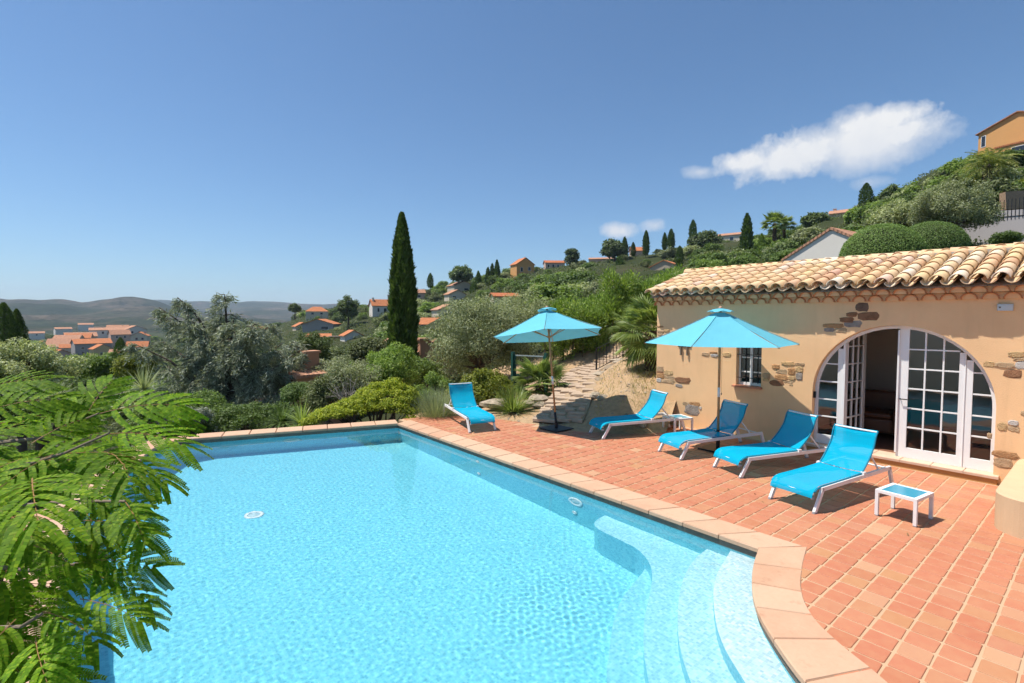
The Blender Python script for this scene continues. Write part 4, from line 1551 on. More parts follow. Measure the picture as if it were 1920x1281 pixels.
# far ridges across the valley
def ridge(name, D, prof, D0, z0, mat, seed, amp):
    pk = [p for p, _ in prof]; pv = [v for _, v in prof]
    cols = np.arange(pk[0], pk[-1] + 1, 12)
    rows_ = 40
    V = np.zeros((len(cols), rows_, 3)); rg = np.random.default_rng(seed)
    phs = rg.uniform(0, 6.28, 16); fr = rg.uniform(.5, 3, 16)
    for i, px in enumerate(cols):
        zt = zy(float(np.interp(px, pk, pv)), D)
        for j in range(rows_):
            u = j / (rows_ - 1)
            d = D0 + (D * 1.35 - D0) * u
            s = min(1, (d - D0) / (D - D0))
            h = z0 + (zt - z0) * (s ** 1.25)
            if d > D: h = zt - (d - D) * .12
            x, y = G(px, d)
            wob = sum(math.sin(x * fr[q] * .004 + phs[q]) * math.cos(y * fr[q] * .0045 + phs[q + 8]) / (1 + .6 * q) for q in range(8))
            h += wob * amp * min(1, s * 1.5) * (1 if d < D * .97 else .25)
            V[i, j] = (x, y, h)
    idx = np.arange(len(cols) * rows_).reshape(len(cols), rows_)
    Q = np.stack([idx[:-1, :-1], idx[1:, :-1], idx[1:, 1:], idx[:-1, 1:]], -1).reshape(-1, 4)
    tag(put(name, np_mesh(name, V.reshape(-1, 3), Q, mat, True)), kind='structure')


def hill_mat():
    t = Mt('far wooded hills')
    pos = t.n('ShaderNodeNewGeometry').outputs['Position']
    a = t.tex(.004, 6, .6, pos); b = t.tex(.03, 6, .8, pos); c = t.tex(.007, 6, .65, pos)
    col = t.ramp(a.outputs[0], [(.3, (.03, .045, .018)), (.47, (.05, .062, .03)), (.58, (.12, .095, .065)), (.75, (.20, .155, .11))])
    col = t.mix(t.math('MULTIPLY', t.math('SUBTRACT', c.outputs[0], .5, clamp=True), 3, clamp=True), col, (.15, .12, .09))
    col = t.mix(t.math('MULTIPLY', t.math('SUBTRACT', b.outputs[0], .42, clamp=True), 5, clamp=True), col, (.018, .028, .012))
    t.bump(b.outputs[0], 1, 14)
    return t.fin(col, 1, .05)


M_HILL = hill_mat()
ridge('hills', 2300, [(-1200, 580), (-500, 572), (-200, 562), (-60, 556), (0, 558), (40, 562), (70, 567), (120, 565), (160, 566), (190, 562), (222, 560), (258, 563), (290, 568), (340, 578), (420, 592), (520, 606), (640, 614), (900, 620)], 760, -23, M_HILL, 4, 14)
ridge('hills', 4200, [(-1400, 575), (-300, 578), (150, 575), (240, 566), (300, 562), (360, 565), (430, 568), (470, 565), (520, 566), (560, 569), (620, 571), (690, 573), (760, 578), (1000, 586), (1400, 590)], 1500, -30, M_HILL, 8, 20)

# ================================================================== PLANT LIBRARY
def unit(a):
    return a / np.maximum(1e-9, np.linalg.norm(a, axis=-1, keepdims=True))


def leaf_faces(P, D, L_, Wd, rng, mid=.45, N=None):
    """one small four-sided leaf for each point"""
    n_ = len(P)
    L_ = np.broadcast_to(np.asarray(L_, float), (n_,))[:, None]; Wd = np.broadcast_to(np.asarray(Wd, float), (n_,))[:, None]
    if N is None:
        S = unit(np.cross(D, rng.normal(size=(n_, 3))))
    elif D is None:                       # leaf blade turned towards N, lying any way round
        Nn = unit(N + rng.normal(size=(n_, 3)) * .35 + np.array([0, 0, .35]))
        D = unit(np.cross(Nn, rng.normal(size=(n_, 3))))
        S = unit(np.cross(Nn, D))
    else:                                 # leaf grows along D and turns its face to N
        S = unit(np.cross(D, N + rng.normal(size=(n_, 3)) * .4))
    V_ = np.stack([P, P + D * L_ * mid + S * Wd, P + D * L_, P + D * L_ * mid - S * Wd], 1).reshape(-1, 3)
    return V_, np.arange(4 * n_).reshape(-1, 4)


def clump_points(rng, n_, centres, radii, shell=.55, up=.3, flat=.8):
    """leaves gathered in rounded clumps: points and outward directions"""
    c = rng.integers(0, len(centres), n_)
    w_ = np.asarray(radii, float)
    pr = w_ ** 2 / (w_ ** 2).sum()
    c = rng.choice(len(centres), n_, p=pr)
    d = unit(rng.normal(size=(n_, 3)))
    r_ = (shell + (1 - shell) * rng.random(n_)) ** .8
    P = np.asarray(centres)[c] + d * np.array([1, 1, flat]) * (w_[c] * r_)[:, None]
    D = unit(d + rng.normal(size=(n_, 3)) * .55 + np.array([0, 0, up]))
    return P, D


def env_clumps(rng, nC, R3, rc, low=-.6, core=.35):
    """clump centres spread through an ellipsoid, thicker towards the outside"""
    out, rad = [], []
    while len(out) < nC:
        d = unit(rng.normal(size=3))
        if d[2] < low: continue
        k = (core + (1 - core) * rng.random() ** .6)
        r_ = rng.uniform(*rc)
        p = d * k * (np.array(R3) - r_ * .7)
        out.append(p); rad.append(r_)
    return np.array(out), np.array(rad)


M_BARK = plain('grey brown bark', (.10, .075, .055), .95, .35, 12, .9, 40)
M_BARK_P = plain('palm trunk fibre', (.085, .055, .035), .95, .4, 20, 1, 60)
L_OLIVE = leafmat('olive leaves', (.085, .10, .045), (.19, .21, .115), .25, c3=(.28, .30, .19))
L_DARK = leafmat('dark evergreen leaves', (.035, .06, .014), (.09, .13, .035), .25)
L_MID = leafmat('green shrub leaves', (.065, .105, .02), (.14, .19, .05), .32)
L_SCRUB = leafmat('dry hillside scrub leaves', (.045, .06, .022), (.10, .115, .05), .2, objvar=.35)
L_LIME = leafmat('yellow green leaves', (.13, .17, .02), (.28, .31, .045), .35, c3=(.38, .38, .08), k=1.05)
L_CYP = leafmat('cypress foliage', (.025, .045, .010), (.07, .105, .028), .2, objvar=.15)
L_PINE = leafmat('pine needles', (.035, .055, .016), (.09, .12, .042), .2)
L_CEDAR = leafmat('blue cedar needles', (.11, .13, .095), (.25, .28, .22), .18, c3=(.36, .39, .32), k=1.15)
L_GOLD = leafmat('golden conifer foliage', (.11, .165, .012), (.27, .31, .022), .28, c3=(.38, .39, .045), k=1.1)
L_OLEA = leafmat('oleander leaves', (.07, .12, .018), (.17, .24, .045), .38, .45, .3, c3=(.28, .34, .09))
L_PALM = leafmat('fan palm leaves', (.07, .10, .022), (.16, .20, .06), .3, .4, .35)
L_DATE = leafmat('date palm leaves', (.06, .085, .018), (.15, .17, .05), .25, .45, c3=(.27, .24, .09))
L_GREY = leafmat('grey lavender foliage', (.10, .12, .065), (.20, .225, .13), .25)
L_BOX = leafmat('clipped hedge leaves', (.05, .085, .02), (.115, .165, .05), .2)
L_MIM = leafmat('mimosa leaflets', (.07, .15, .006), (.15, .26, .012), .45, .6, .14, c3=(.24, .33, .02), objvar=.25, k=1.05)


def trunk_mb(pts, r0, r1, n=8):
    mb = MB()
    k = len(pts)
    mb.tube(pts, [r0 + (r1 - r0) * i / (k - 1) for i in range(k)], n)
    return mb


def limbs(mb, rng, base, targets, r0):
    for t in targets:
        b = Vector(base); t = Vector(t)
        m = b.lerp(t, .5) + Vector(rng.normal(size=3)) * .08 * (t - b).length + Vector((0, 0, -.06 * (t - b).length))
        mb.tube([b, m, t], [r0, r0 * .65, r0 * .22], 6)


def crown_mesh(name, parts, mat):
    """parts: list of (V, F) leaf sets"""
    Vs, Fs, o = [], [], 0
    for v, f in parts:
        Vs.append(v); Fs.append(f + o); o += len(v)
    return np_mesh(name, np.concatenate(Vs), np.concatenate(Fs), mat)


def me_cypress(seed, h, r_, n_, L_, Wd):
    rg = np.random.default_rng(seed)
    z = rg.random(n_) ** .85
    prof = lambda u: np.interp(u, [0, .1, .3, .54, .71, .85, .93, .985, 1], [.55, .85, 1, .93, .74, .50, .31, .13, .05])
    a = rg.uniform(0, 2 * PI, n_)
    lob = 1 + .13 * np.sin(a * 5 + z * 7 + 1) + .09 * np.sin(a * 9 - z * 23) + .08 * np.sin(a * 3 + z * 37) + .05 * np.sin(z * 90 + a * 4)
    k = (.62 + .38 * rg.random(n_) ** .5)
    rad = r_ * prof(z) * lob * k * np.where(rg.random(n_) < .07, rg.uniform(1.05, 1.22, n_), 1)
    P = np.stack([rad * np.cos(a), rad * np.sin(a), z * h * .985], 1)
    D = unit(np.stack([np.cos(a) * .42, np.sin(a) * .42, np.ones(n_)], 1) + rg.normal(size=(n_, 3)) * .22)
    return leaf_faces(P, D, L_ * (.7 + .6 * rg.random(n_)) * (1.1 - .75 * z ** 3), Wd, rg, N=np.stack([np.cos(a), np.sin(a), .3 + 0 * a], 1))


def cypress(label, px, ytop, ybase, D, n_=1400, r_=None, seed=0, group=None, near_=False, wpx=None, mat=None):
    p = W(px, ybase, D); ptop = W(px, ytop, D)
    h = ptop.z - p.z
    rr_ = r_ or (wpx / 2 * D / F_PX if wpx else h * .09)
    t = thing('cypress_tree', label, 'cypress', p, RNG.uniform(0, 6), group)
    v, f = me_cypress(seed, h, rr_, n_, h * (.035 if near_ else .085), h * (.0055 if near_ else .016))
    put('crown', np_mesh('crown', v, f, mat or L_CYP), t)
    trunk_mb([(0, 0, -1.5), (0, 0, h * .5), (0, 0, h * .9)], h * .018, h * .004, 7).build('trunk', M_BARK, t)
    return t


def bush_parts(seed, R3, nC, rc, n_, L_, Wd, low=-.5, core=.35, shell=.5, up=.3):
    rg = np.random.default_rng(seed)
    c, r_ = env_clumps(rg, nC, R3, rc, low, core)
    P, D = clump_points(rg, n_, c, r_, shell, up)
    return leaf_faces(P, None, L_ * (.7 + .6 * rg.random(n_)), Wd, rg, N=D), c


def bush(name, label, cat, px, py, D, R3, mat, seed, nC=26, rc=(.25, .45), n_=9000, L_=.08, Wd=.018, low=-.6, stem=True, group=None, up=.3, core=.35, z=None):
    """px, py: where the middle of the crown shows; D its distance"""
    p = W(px, py, D)
    if z is not None: p.z = z
    zb = min(near(p), p.z - R3[2] * .8)
    t = thing(name, label, cat, (p.x, p.y, zb), 0, group)
    (v, f), c = bush_parts(seed, R3, nC, rc, n_, L_, Wd, low, core, up=up)
    put('crown', np_mesh('crown', v, f, mat), t, (0, 0, p.z - zb))
    if stem:
        mb = MB()
        rg = np.random.default_rng(seed + 1)
        mb.tube([(0, 0, -.3), (.05, 0, (p.z - zb) * .55)], [.10 * R3[0], .06 * R3[0]], 7)
        limbs(mb, rg, (.05, 0, (p.z - zb) * .5), [tuple(q * .85 + np.array([0, 0, p.z - zb])) for q in c[:9]], .045 * R3[0])
        mb.build('trunk', M_BARK, t)
    return t


def fan_leaf(seed, r_=.55, nseg=22, span=230, pet=.6, droop=.25):
    rg = random.Random(seed)
    vs, fs = [], []

    def quad(*p):
        b = len(vs); vs.extend(p); fs.append(tuple(range(b, b + len(p))))
    w_ = .012
    quad((0, -w_, 0), (pet, -w_ * .6, 0), (pet, w_ * .6, 0), (0, w_, 0))
    for k in range(nseg):
        a0 = R(-span / 2 + span * k / nseg); a1 = R(-span / 2 + span * (k + 1) / nseg); am = (a0 + a1) / 2
        L1 = r_ * rg.uniform(.88, 1.05) * (1 - .18 * abs(k / nseg - .5))
        hub = (pet, 0, 0)
        m = .52 * L1
        dz = rg.uniform(.6, 1.3) * droop
        p1 = (pet + m * math.cos(a0 * .98 + am * .02), m * math.sin(a0 * .98 + am * .02), -.006 - .02 * dz)
        p2 = (pet + m * math.cos(a1), m * math.sin(a1), -.006 - .02 * dz)
        pm = (pet + m * math.cos(am), m * math.sin(am), .014)
        tip = (pet + L1 * math.cos(am), L1 * math.sin(am), -dz * L1 * .55)
        quad(hub, p1, pm); quad(hub, pm, p2); quad(p1, tip, pm); quad(pm, tip, p2)
    return vs, fs


FAN = []
for s in range(4):
    mb = MB(); mb.add(*fan_leaf(s, .55, 22, 230 - 15 * s, .55, .2 + .12 * s)); FAN.append(mb.mesh('leaf', L_PALM))


def fan_palm(name, label, p, n_, scale, trunk_h, seed, trunk_r=.13, lo=-35, hi=80):
    t = thing(name, label, 'palm', p)
    rg = random.Random(seed)
    if trunk_h > 0:
        mb = MB()
        prof = []
        k = max(4, int(trunk_h / .07))
        for i in range(k + 1):
            prof.append((trunk_r * (1 + .16 * (i % 2)) * (1.15 - .15 * i / k), trunk_h * i / k - .3 * (i == 0)))
        mb.lathe(prof, 11); mb.build('trunk', M_BARK_P, t)
    for i in range(n_):
        a = i * 2.39996 + rg.uniform(-.3, .3)
        el = R(hi - (hi - lo) * ((i + .5) / n_) ** .9 + rg.uniform(-8, 8))
        s = scale * rg.uniform(.85, 1.12)
        o = put('leaf', rg.choice(FAN), t, (0, 0, trunk_h - .02), (rg.uniform(-.5, .5), -el, a), s)
    return t


def feather_leaf(seed, L_=2.2, n_=34, ll=.42, arch=1.0):
    rg = random.Random(seed)
    vs, fs = [], []

    def quad(*p):
        b = len(vs); vs.extend(p); fs.append(tuple(range(b, b + len(p))))

    def rach(u):
        return Vector((L_ * (u - .16 * arch * u * u), 0, L_ * arch * (.42 * u - .78 * u * u)))
    for i in range(8):
        a, b = rach(i / 8), rach((i + 1) / 8); w_ = .028 * (1 - i / 9)
        quad((a.x, -w_, a.z), (b.x, -w_ * .85, b.z), (b.x, w_ * .85, b.z), (a.x, w_, a.z))
    for i in range(n_):
        u = .14 + .86 * i / n_
        p = rach(u); q = rach(min(1, u + .02)); tdir = (q - p).normalized()
        l_ = ll * (math.sin(PI * min(1, u * .9 + .12)) * .8 + .25)
        for s in (-1, 1):
            d = (tdir * .75 + Vector((0, s, 0)) * .85 + Vector((0, 0, rg.uniform(-.5, .25)))).normalized()
            sd = d.cross(Vector((0, 0, 1))).normalized() * .016
            m = p + d * l_ * .5
            e = p + d * l_ + Vector((0, 0, -.12 * l_))
            quad(p, m + sd, e, m - sd)
    return vs, fs


FEA = []
for s in range(3):
    mb = MB(); mb.add(*feather_leaf(s, 2.3, 30, .5, .8 + .25 * s)); FEA.append(mb.mesh('leaf', L_DATE))


def date_palm(label, p, n_, scale, trunk_h, seed, group=None, fan=False):
    t = thing('date_palm' if not fan else 'washingtonia_palm', label, 'palm', p, 0, group)
    rg = random.Random(seed)
    prof = [(.30 * scale * (1 + .1 * (i % 2)), trunk_h * i / 14 - 1.0 * (i == 0)) for i in range(15)] + [(.42 * scale, trunk_h + .2 * scale), (.2 * scale, trunk_h + .5 * scale)]
    mb = MB(); mb.lathe(prof, 10); mb.build('trunk', M_BARK_P, t)
    for i in range(n_):
        a = i * 2.39996 + rg.uniform(-.25, .25)
        el = R(78 - 100 * ((i + .5) / n_) ** .8 + rg.uniform(-7, 7))
        put('leaf', rg.choice(FAN if fan else FEA), t, (0, 0, trunk_h + .25 * scale), (rg.uniform(-.4, .4), -el, a), scale * rg.uniform(.85, 1.1) * (2.4 if fan else 1))
    return t


def blades(seed, n_, L_, Wd, spread=70, droop=.3, base_r=.05):
    """tuft of narrow blades rising from one base"""
    rg = np.random.default_rng(seed)
    Vs, Fs = [], []
    for i in range(n_):
        a = rg.uniform(0, 2 * PI); el = R(90 - spread * rg.random() ** .7)
        l_ = L_ * rg.uniform(.65, 1.1)
        d = np.array([math.cos(a) * math.cos(el), math.sin(a) * math.cos(el), math.sin(el)])
        s = np.array([-math.sin(a), math.cos(a), 0]) * Wd
        b = np.array([math.cos(a), math.sin(a), 0]) * base_r * rg.random()
        o = len(Vs)
        pts = []
        for u in (0, .35, .7, 1):
            p = b + d * l_ * u + np.array([0, 0, -droop * l_ * u * u * math.cos(el)])
            pts.append((p, (1 - u) ** .6 if u < 1 else 0))
        for p, w_ in pts[:-1]:
            Vs += [p - s * w_, p + s * w_]
        Vs.append(pts[-1][0])
        Fs += [(o, o + 1, o + 3, o + 2), (o + 2, o + 3, o + 5, o + 4)]
        Fs.append((o + 4, o + 5, o + 6, o + 6))
    f = np.array(Fs)
    quads = f[f[:, 2] != f[:, 3]]; tris = f[f[:, 2] == f[:, 3]][:, :3]
    return np.array(Vs), [quads, tris]

# ================================================================== GARDEN BY THE TERRACE
def gold_mound():
    p = W(700, 795, 13.4)
    t = thing('golden_conifer_bush', 'bright yellow green mounded conifer bush behind the far pool edge', 'bush', (p.x, p.y, -.55))
    rg = np.random.default_rng(31)
    u = np.array([_rt.x, _rt.y, 0]); f = np.array([_f0.x, _f0.y, 0])
    C_, R_ = [], []
    for i in range(270):
        s = rg.uniform(-1.55, 1.22)
        prof = np.interp(s, [-1.6, -1.1, -.5, .1, .55, .95, 1.25], [.10, .34, .62, 1.02, 1.08, .86, .2])
        d = rg.uniform(-.85, .7)
        zt = prof * math.sqrt(max(0, 1 - (d / .95) ** 2))
        C_.append(u * s + f * d + np.array([0, 0, .45 + zt * rg.uniform(.7, 1.0) ** .7 * .95 - .12])); R_.append(rg.uniform(.11, .2))
    P, D = clump_points(rg, 62000, np.array(C_), np.array(R_), .4, .75, .6)
    v, fa = leaf_faces(P, None, .055 * (.6 + .8 * rg.random(len(P))), .013, rg, N=D)
    put('crown', np_mesh('crown', v, fa, L_GOLD), t)
    mb = MB()
    limbs(mb, rg, (0, 0, -.2), [tuple(c * .8) for c in C_[:22]], .035); mb.build('stems', M_BARK, t)


gold_mound()


def tuft(name, label, cat, px, py, D, n_, L_, Wd, mat, seed, spread=70, droop=.3, base_r=.05, group=None):
    p = W(px, py, D)
    t = thing(name, label, cat, p, 0, group)
    v, f = blades(seed, n_, L_, Wd, spread, droop, base_r)
    put('foliage', np_mesh('foliage', v, f, mat), t)
    return t


tuft('lavender_bush', 'airy grey green lavender bush left of the lone far lounger', 'bush', 818, 786, 12.9, 1400, .95, .004, L_GREY, 3, 62, .15, .42)
tuft('lavender_bush', 'low grey lavender clump between the golden bush and the far lounger', 'bush', 800, 770, 14.2, 700, .8, .005, L_GREY, 4, 70, .2, .35)
bush('ivy_bush', 'bright green ivy covered bush right behind the far lounger', 'bush', 905, 738, 15.2, (1.25, .8, .85), L_LIME, 41, 60, (.16, .32), 16000, .07, .028)
bush('leafy_bush', 'green leafy bush below the cypress trunk', 'bush', 815, 735, 16.5, (.8, .7, .75), L_MID, 42, 30, (.2, .35), 9000, .07, .022)
tuft('fan_palm_shrub', 'bushy dwarf palm with narrow green leaves beside the far parasol pole', 'palm', 962, 772, 13.3, 420, .95, .010, L_PALM, 6, 78, .25, .22)
p = W(1012, 725, 15.4)
fan_palm('dwarf_fan_palm', 'dwarf fan palm with pale green fans behind the far parasol pole', (p.x, p.y, -.02), 34, .95, .42, 3, .12)
p = W(1222, 716, 13.6)
fan_palm('fan_palm', 'tall fan palm with a dark trunk at the corner of the pool house', (p.x, p.y, .85), 46, 1.05, 1.28, 4, .17, -50, 82)
p = W(1192, 690, 16)
fan_palm('fan_palm', 'smaller fan palm behind the tall palm by the garden stairs', (p.x, p.y, 1.0), 26, .95, 1.05, 8, .12, -40, 75)

# big olive and the tall hedge
def olive_tree(label, px, py, D, R3, seed, n_=42000, nC=90, rc=(.35, .7), L_=.10, Wd=.017, mat=None, base_z=None, trunk_r=.16):
    p = W(px, py, D)
    zb = base_z if base_z is not None else near(p)
    t = thing('olive_tree', label, 'olive tree', (p.x, p.y, zb))
    (v, f), c = bush_parts(seed, R3, nC, rc, n_, L_, Wd, -.75, .3, .35, .35)
    put('crown', np_mesh('crown', v, f, mat or L_OLIVE), t, (0, 0, p.z - zb))
    rg = np.random.default_rng(seed)
    H = p.z - zb
    mb = MB(); mb.tube([(0, 0, -.4), (.1, .05, H * .3), (-.05, .1, H * .6)], [trunk_r * 1.3, trunk_r, trunk_r * .7], 9)
    limbs(mb, rg, (-.05, .1, H * .55), [tuple(q * .8 + np.array([0, 0, H])) for q in c[:22]], trunk_r * .5)
    mb.build('trunk', M_BARK, t)
    return t


olive_tree('large silvery olive tree filling the middle behind the far parasol', 905, 640, 19.5, (2.35, 2.1, 2.0), 51, base_z=-.6)
olive_tree('second silvery olive tree just behind the large one, left of the hedge', 985, 600, 24, (1.9, 1.8, 1.7), 52, 22000, base_z=.3)


def hedge(label, pts, h, w_, n_, mat, seed, L_=.17, Wd=.019):
    """pts: list of (px, D) along the hedge; grows from the ground"""
    P0 = [Vector((*G(px, D), TZ(px, D))) for px, D in pts]
    t = thing('oleander_hedge', label, 'hedge', P0[0])
    rg = np.random.default_rng(seed)
    C_, R_ = [], []
    for i in range(int(len(pts) * 46)):
        s = rg.random() * (len(P0) - 1); k = int(s); q = P0[k].lerp(P0[k + 1], s - k) - P0[0]
        hh = h * (.8 + .25 * math.sin(s * 3.1) + .1 * math.sin(s * 7.7))
        C_.append((q.x + rg.uniform(-w_, w_), q.y + rg.uniform(-w_, w_), q.z + hh * rg.random() ** .75)); R_.append(rg.uniform(.25, .5))
    P, D = clump_points(rg, n_, np.array(C_), np.array(R_), .3, .9, 1.1)
    v, f = leaf_faces(P, D, L_ * (.6 + .7 * rg.random(n_)), Wd, rg, N=np.tile(np.array([-.5, -.1, .35]), (n_, 1)))
    put('foliage', np_mesh('foliage', v, f, mat), t)
    mb = MB()
    for i in range(40):
        c = Vector(C_[i]); mb.tube([Vector((c.x * .98, c.y * .98, c.z - 1.8)), c], [.03, .012], 5)
    mb.build('stems', M_BARK, t)
    fl = []
    k = rg.integers(0, len(C_), 60)
    Pf, Df = clump_points(rg, 500, np.array(C_)[k], np.array(R_)[k] * .5, .8, .3)
    v, f = leaf_faces(Pf, Df, .05, .025, rg)
    put('blossom', np_mesh('blossom', v, f, leafmat('pale pink oleander blossom', (.62, .30, .30), (.75, .52, .50), .3)), t)
    return t


hedge('tall glossy oleander hedge along the garden path left of the pool house', [(1030, 21.5), (1080, 21.8), (1130, 22.2), (1180, 22.8), (1240, 23.5)], 2.2, .55, 52000, L_OLEA, 61)
hedge('second bright oleander hedge higher up behind the first', [(1090, 27), (1150, 27), (1230, 27), (1300, 28)], 1.2, .7, 22000, L_OLEA, 62, .2, .024)

# shrubs between the golden bush and the cypress
bush('shrub', 'grey twiggy shrub behind the golden bush', 'shrub', 660, 716, 17.5, (1.2, 1.0, 1.0), L_OLIVE, 71, 40, (.2, .4), 9000, .08, .016)
bush('shrub', 'dense green shrub left of the cypress trunk', 'shrub', 735, 695, 19, (1.1, 1.0, 1.25), L_MID, 72, 50, (.25, .45), 16000, .08, .022)
bush('shrub', 'low reddish green shrub left of the grey twiggy one', 'shrub', 612, 740, 17, (.9, .8, .8), L_SCRUB, 73, 30, (.2, .4), 8000, .08, .018)
bush('shrub', 'brownish green tree crown left of the tall cypress', 'tree', 697, 658, 32, (1.35, 1.3, .95), L_SCRUB, 74, 60, (.4, .8), 16000, .16, .045)
bush('shrub', 'wide grey green tree crown beyond the twiggy shrub', 'tree', 640, 702, 26, (2.2, 2, 1.0), L_OLIVE, 75, 60, (.35, .7), 15000, .13, .03)
bush('shrub', 'leafy green thicket below the pink gable wall', 'shrub', 790, 702, 24, (1.3, 1.2, .9), L_MID, 76, 40, (.25, .5), 9000, .1, .03)
# bare twigs
tw = thing('dead_shrub', 'bare pale twigs of a dead shrub behind the golden bush', 'shrub', W(655, 770, 15.8))
rg = np.random.default_rng(5)
mb = MB()
for i in range(26):
    a = rg.uniform(0, 6.28); l_ = rg.uniform(.5, 1.15); el = rg.uniform(.5, 1.4)
    e = Vector((math.cos(a) * math.cos(el), math.sin(a) * math.cos(el), math.sin(el))) * l_
    mb.tube([(0, 0, 0), e * .5 + Vector(rg.normal(size=3)) * .05, e], [.014, .009, .004], 5)
    for q in range(3):
        s = e * rg.uniform(.4, .9); mb.tube([s, s + Vector(rg.normal(size=3)) * .2 + Vector((0, 0, .1))], [.006, .002], 4)
mb.build('twigs', plain('bleached dead wood', (.34, .30, .26), .9), tw)

# the tall cypress
cypress('tall dark cypress standing alone against the sky in the middle', 757, 396, 752, 27, 60000, None, 81, near_=True, wpx=39)


# weeping blue cedar
def blue_cedar():
    D = 24.0
    p = W(432, 800, D); zb = near(p) - .3
    t = thing('blue_cedar', 'broad silvery blue cedar with drooping branches beyond the far pool edge', 'cedar', (p.x, p.y, zb))
    rg = np.random.default_rng(91)
    u = np.array([_rt.x, _rt.y, 0]); f = np.array([_f0.x, _f0.y, 0])
    H0 = p.z - zb
    m = D / F_PX
    wood = MB()
    wood.tube([(0, 0, -.6), (.05, 0, 2), (0, .1, H0 + 3.2), (.05, .1, H0 + (800 - 600) * m)], [.26, .22, .14, .05], 9)
    Pn, Dn = [], []
    tops = [(-88, 556, .9), (-12, 550, 1.0), (-45, 600, 1.1), (30, 598, 1.25), (75, 605, 1.25), (112, 640, 1.1), (-125, 575, .8), (-140, 640, 1.0), (140, 660, .9), (0, 650, 1.5), (-70, 660, 1.4), (70, 690, 1.4), (-110, 720, 1.1), (120, 720, 1.0), (-30, 720, 1.5), (30, 760, 1.3), (-85, 775, .9)]
    for dx, yt, ln in tops:
        for dd in ((-.9, .6) if yt > 590 else (0.,)):
            lead = u * (dx * m) + f * (dd + rg.uniform(-.4, .4)) + np.array([0, 0, H0 + (800 - yt) * m])
            b0 = np.array([lead[0] * .25, lead[1] * .25, max(.5, lead[2] - 2.4)])
            wood.tube([tuple(b0), tuple((b0 + lead) / 2 + np.array([0, 0, .35])), tuple(lead)], [.07, .05, .015], 6)
            nb = int(30 * ln)
            for k in range(nb):
                uu = rg.random()
                st = b0 + (lead - b0) * (.25 + .75 * uu)
                a = rg.uniform(0, 2 * PI)
                L_ = (1.35 - .95 * uu) * ln * rg.uniform(.6, 1.1)
                o = np.array([math.cos(a), math.sin(a), 0])
                ns = 15
                s = np.linspace(0, 1, ns)
                path = st + o * (L_ * s)[:, None] + np.array([0, 0, 1.]) * (L_ * (.28 * s - .75 * s ** 2.2))[:, None]
                if k % 3 == 0:
                    wood.tube([tuple(path[0]), tuple(path[7]), tuple(path[-1])], [.02, .013, .005], 4)
                for q in range(2, ns):
                    npt = 6
                    base = path[q] + rg.normal(size=(npt, 3)) * np.array([.06, .06, .03])
                    hang = rg.random(npt) ** 1.5 * .34 * (1 - .3 * uu)
                    Pn.append(base - np.array([0, 0, 1]) * hang[:, None])
                    Dn.append(o * .75 + np.array([0, 0, -.45]) + rg.normal(size=(npt, 3)) * .5)
    P, Dd = np.concatenate(Pn), unit(np.concatenate(Dn))
    v, fa = leaf_faces(P, Dd, .21 * (.6 + .8 * rg.random(len(P))), .019, rg)
    put('crown', np_mesh('crown', v, fa, L_CEDAR), t)
    wood.build('trunk', M_BARK, t)


blue_cedar()

# left side shrubs
bush('shrub', 'rounded silvery shrub at the left edge behind the mimosa', 'shrub', 30, 690, 12.5, (1.45, 1.2, .78), L_OLIVE, 101, 60, (.18, .34), 26000, .06, .017)
bush('shrub', 'dark shrub in the shade under the silvery one at left', 'shrub', 60, 760, 11.0, (1.2, 1.0, .6), L_DARK, 102, 40, (.2, .35), 10000, .07, .02)
bush('shrub', 'dark leafy undergrowth below the blue cedar at left', 'shrub', 330, 770, 15.5, (1.5, 1.2, .75), L_DARK, 103, 50, (.2, .4), 14000, .08, .02)
bush('shrub', 'low silvery branches of undergrowth at the far pool corner', 'shrub', 345, 785, 13.2, (.75, .6, .38), L_CEDAR, 104, 30, (.15, .25), 9000, .09, .012)
bush('shrub', 'dark undergrowth behind the middle of the far pool edge', 'shrub', 460, 785, 14.6, (1.9, .9, .5), L_DARK, 105, 50, (.18, .32), 14000, .08, .016)
tuft('yucca', 'spiky yucca with pale leaf bases behind the far pool edge', 'yucca', 566, 796, 13.6, 190, .95, .020, L_PALM, 7, 120, .5, .06)
tuft('yucca', 'dark spiky yucca left of the pale one', 'yucca', 530, 792, 14.2, 160, .75, .018, L_DARK, 8, 95, .4, .06)
tuft('dasylirion', 'stiff grey green spiky plant standing behind the mimosa tips', 'spiky plant', 270, 730, 13.0, 150, .85, .010, L_GREY, 9, 95, .05, .05)
tuft('dasylirion', 'small spiky grey plant between the mimosa and the silvery shrub', 'spiky plant', 105, 745, 10.5, 110, .5, .008, L_GREY, 10, 95, .05, .05)
bush('clipped_bush', 'clipped dome of green shrub below the terracotta chimney', 'bush', 566, 738, 21, (.95, .85, .55), L_BOX, 106, 60, (.2, .3), 14000, .05, .018)
cypress('dark conifer at the left edge, taller of two', 12, 566, 690, 33, 9000, .75, 107, near_=True, group='pair of dark conifers at the left edge')
cypress('dark conifer near the left edge, slimmer of two', 36, 578, 690, 34, 8000, .5, 108, near_=True, group='pair of dark conifers at the left edge')
cypress('small dark cypress standing among the roofs at left', 228, 632, 706, 40, 7000, None, 109, near_=True, wpx=26)
bush('conifer', 'dark conifer with level branches right of the blue cedar', 'tree', 585, 660, 30, (1.3, 1.2, 1.5), L_PINE, 110, 40, (.25, .5), 9000, .14, .03, up=-.1)
bush('bush', 'yellow green bushes below the roofs at left', 'bush', 150, 690, 40, (3.5, 2, 1.3), L_MID, 111, 40, (.4, .8), 7000, .2, .06, stem=False)
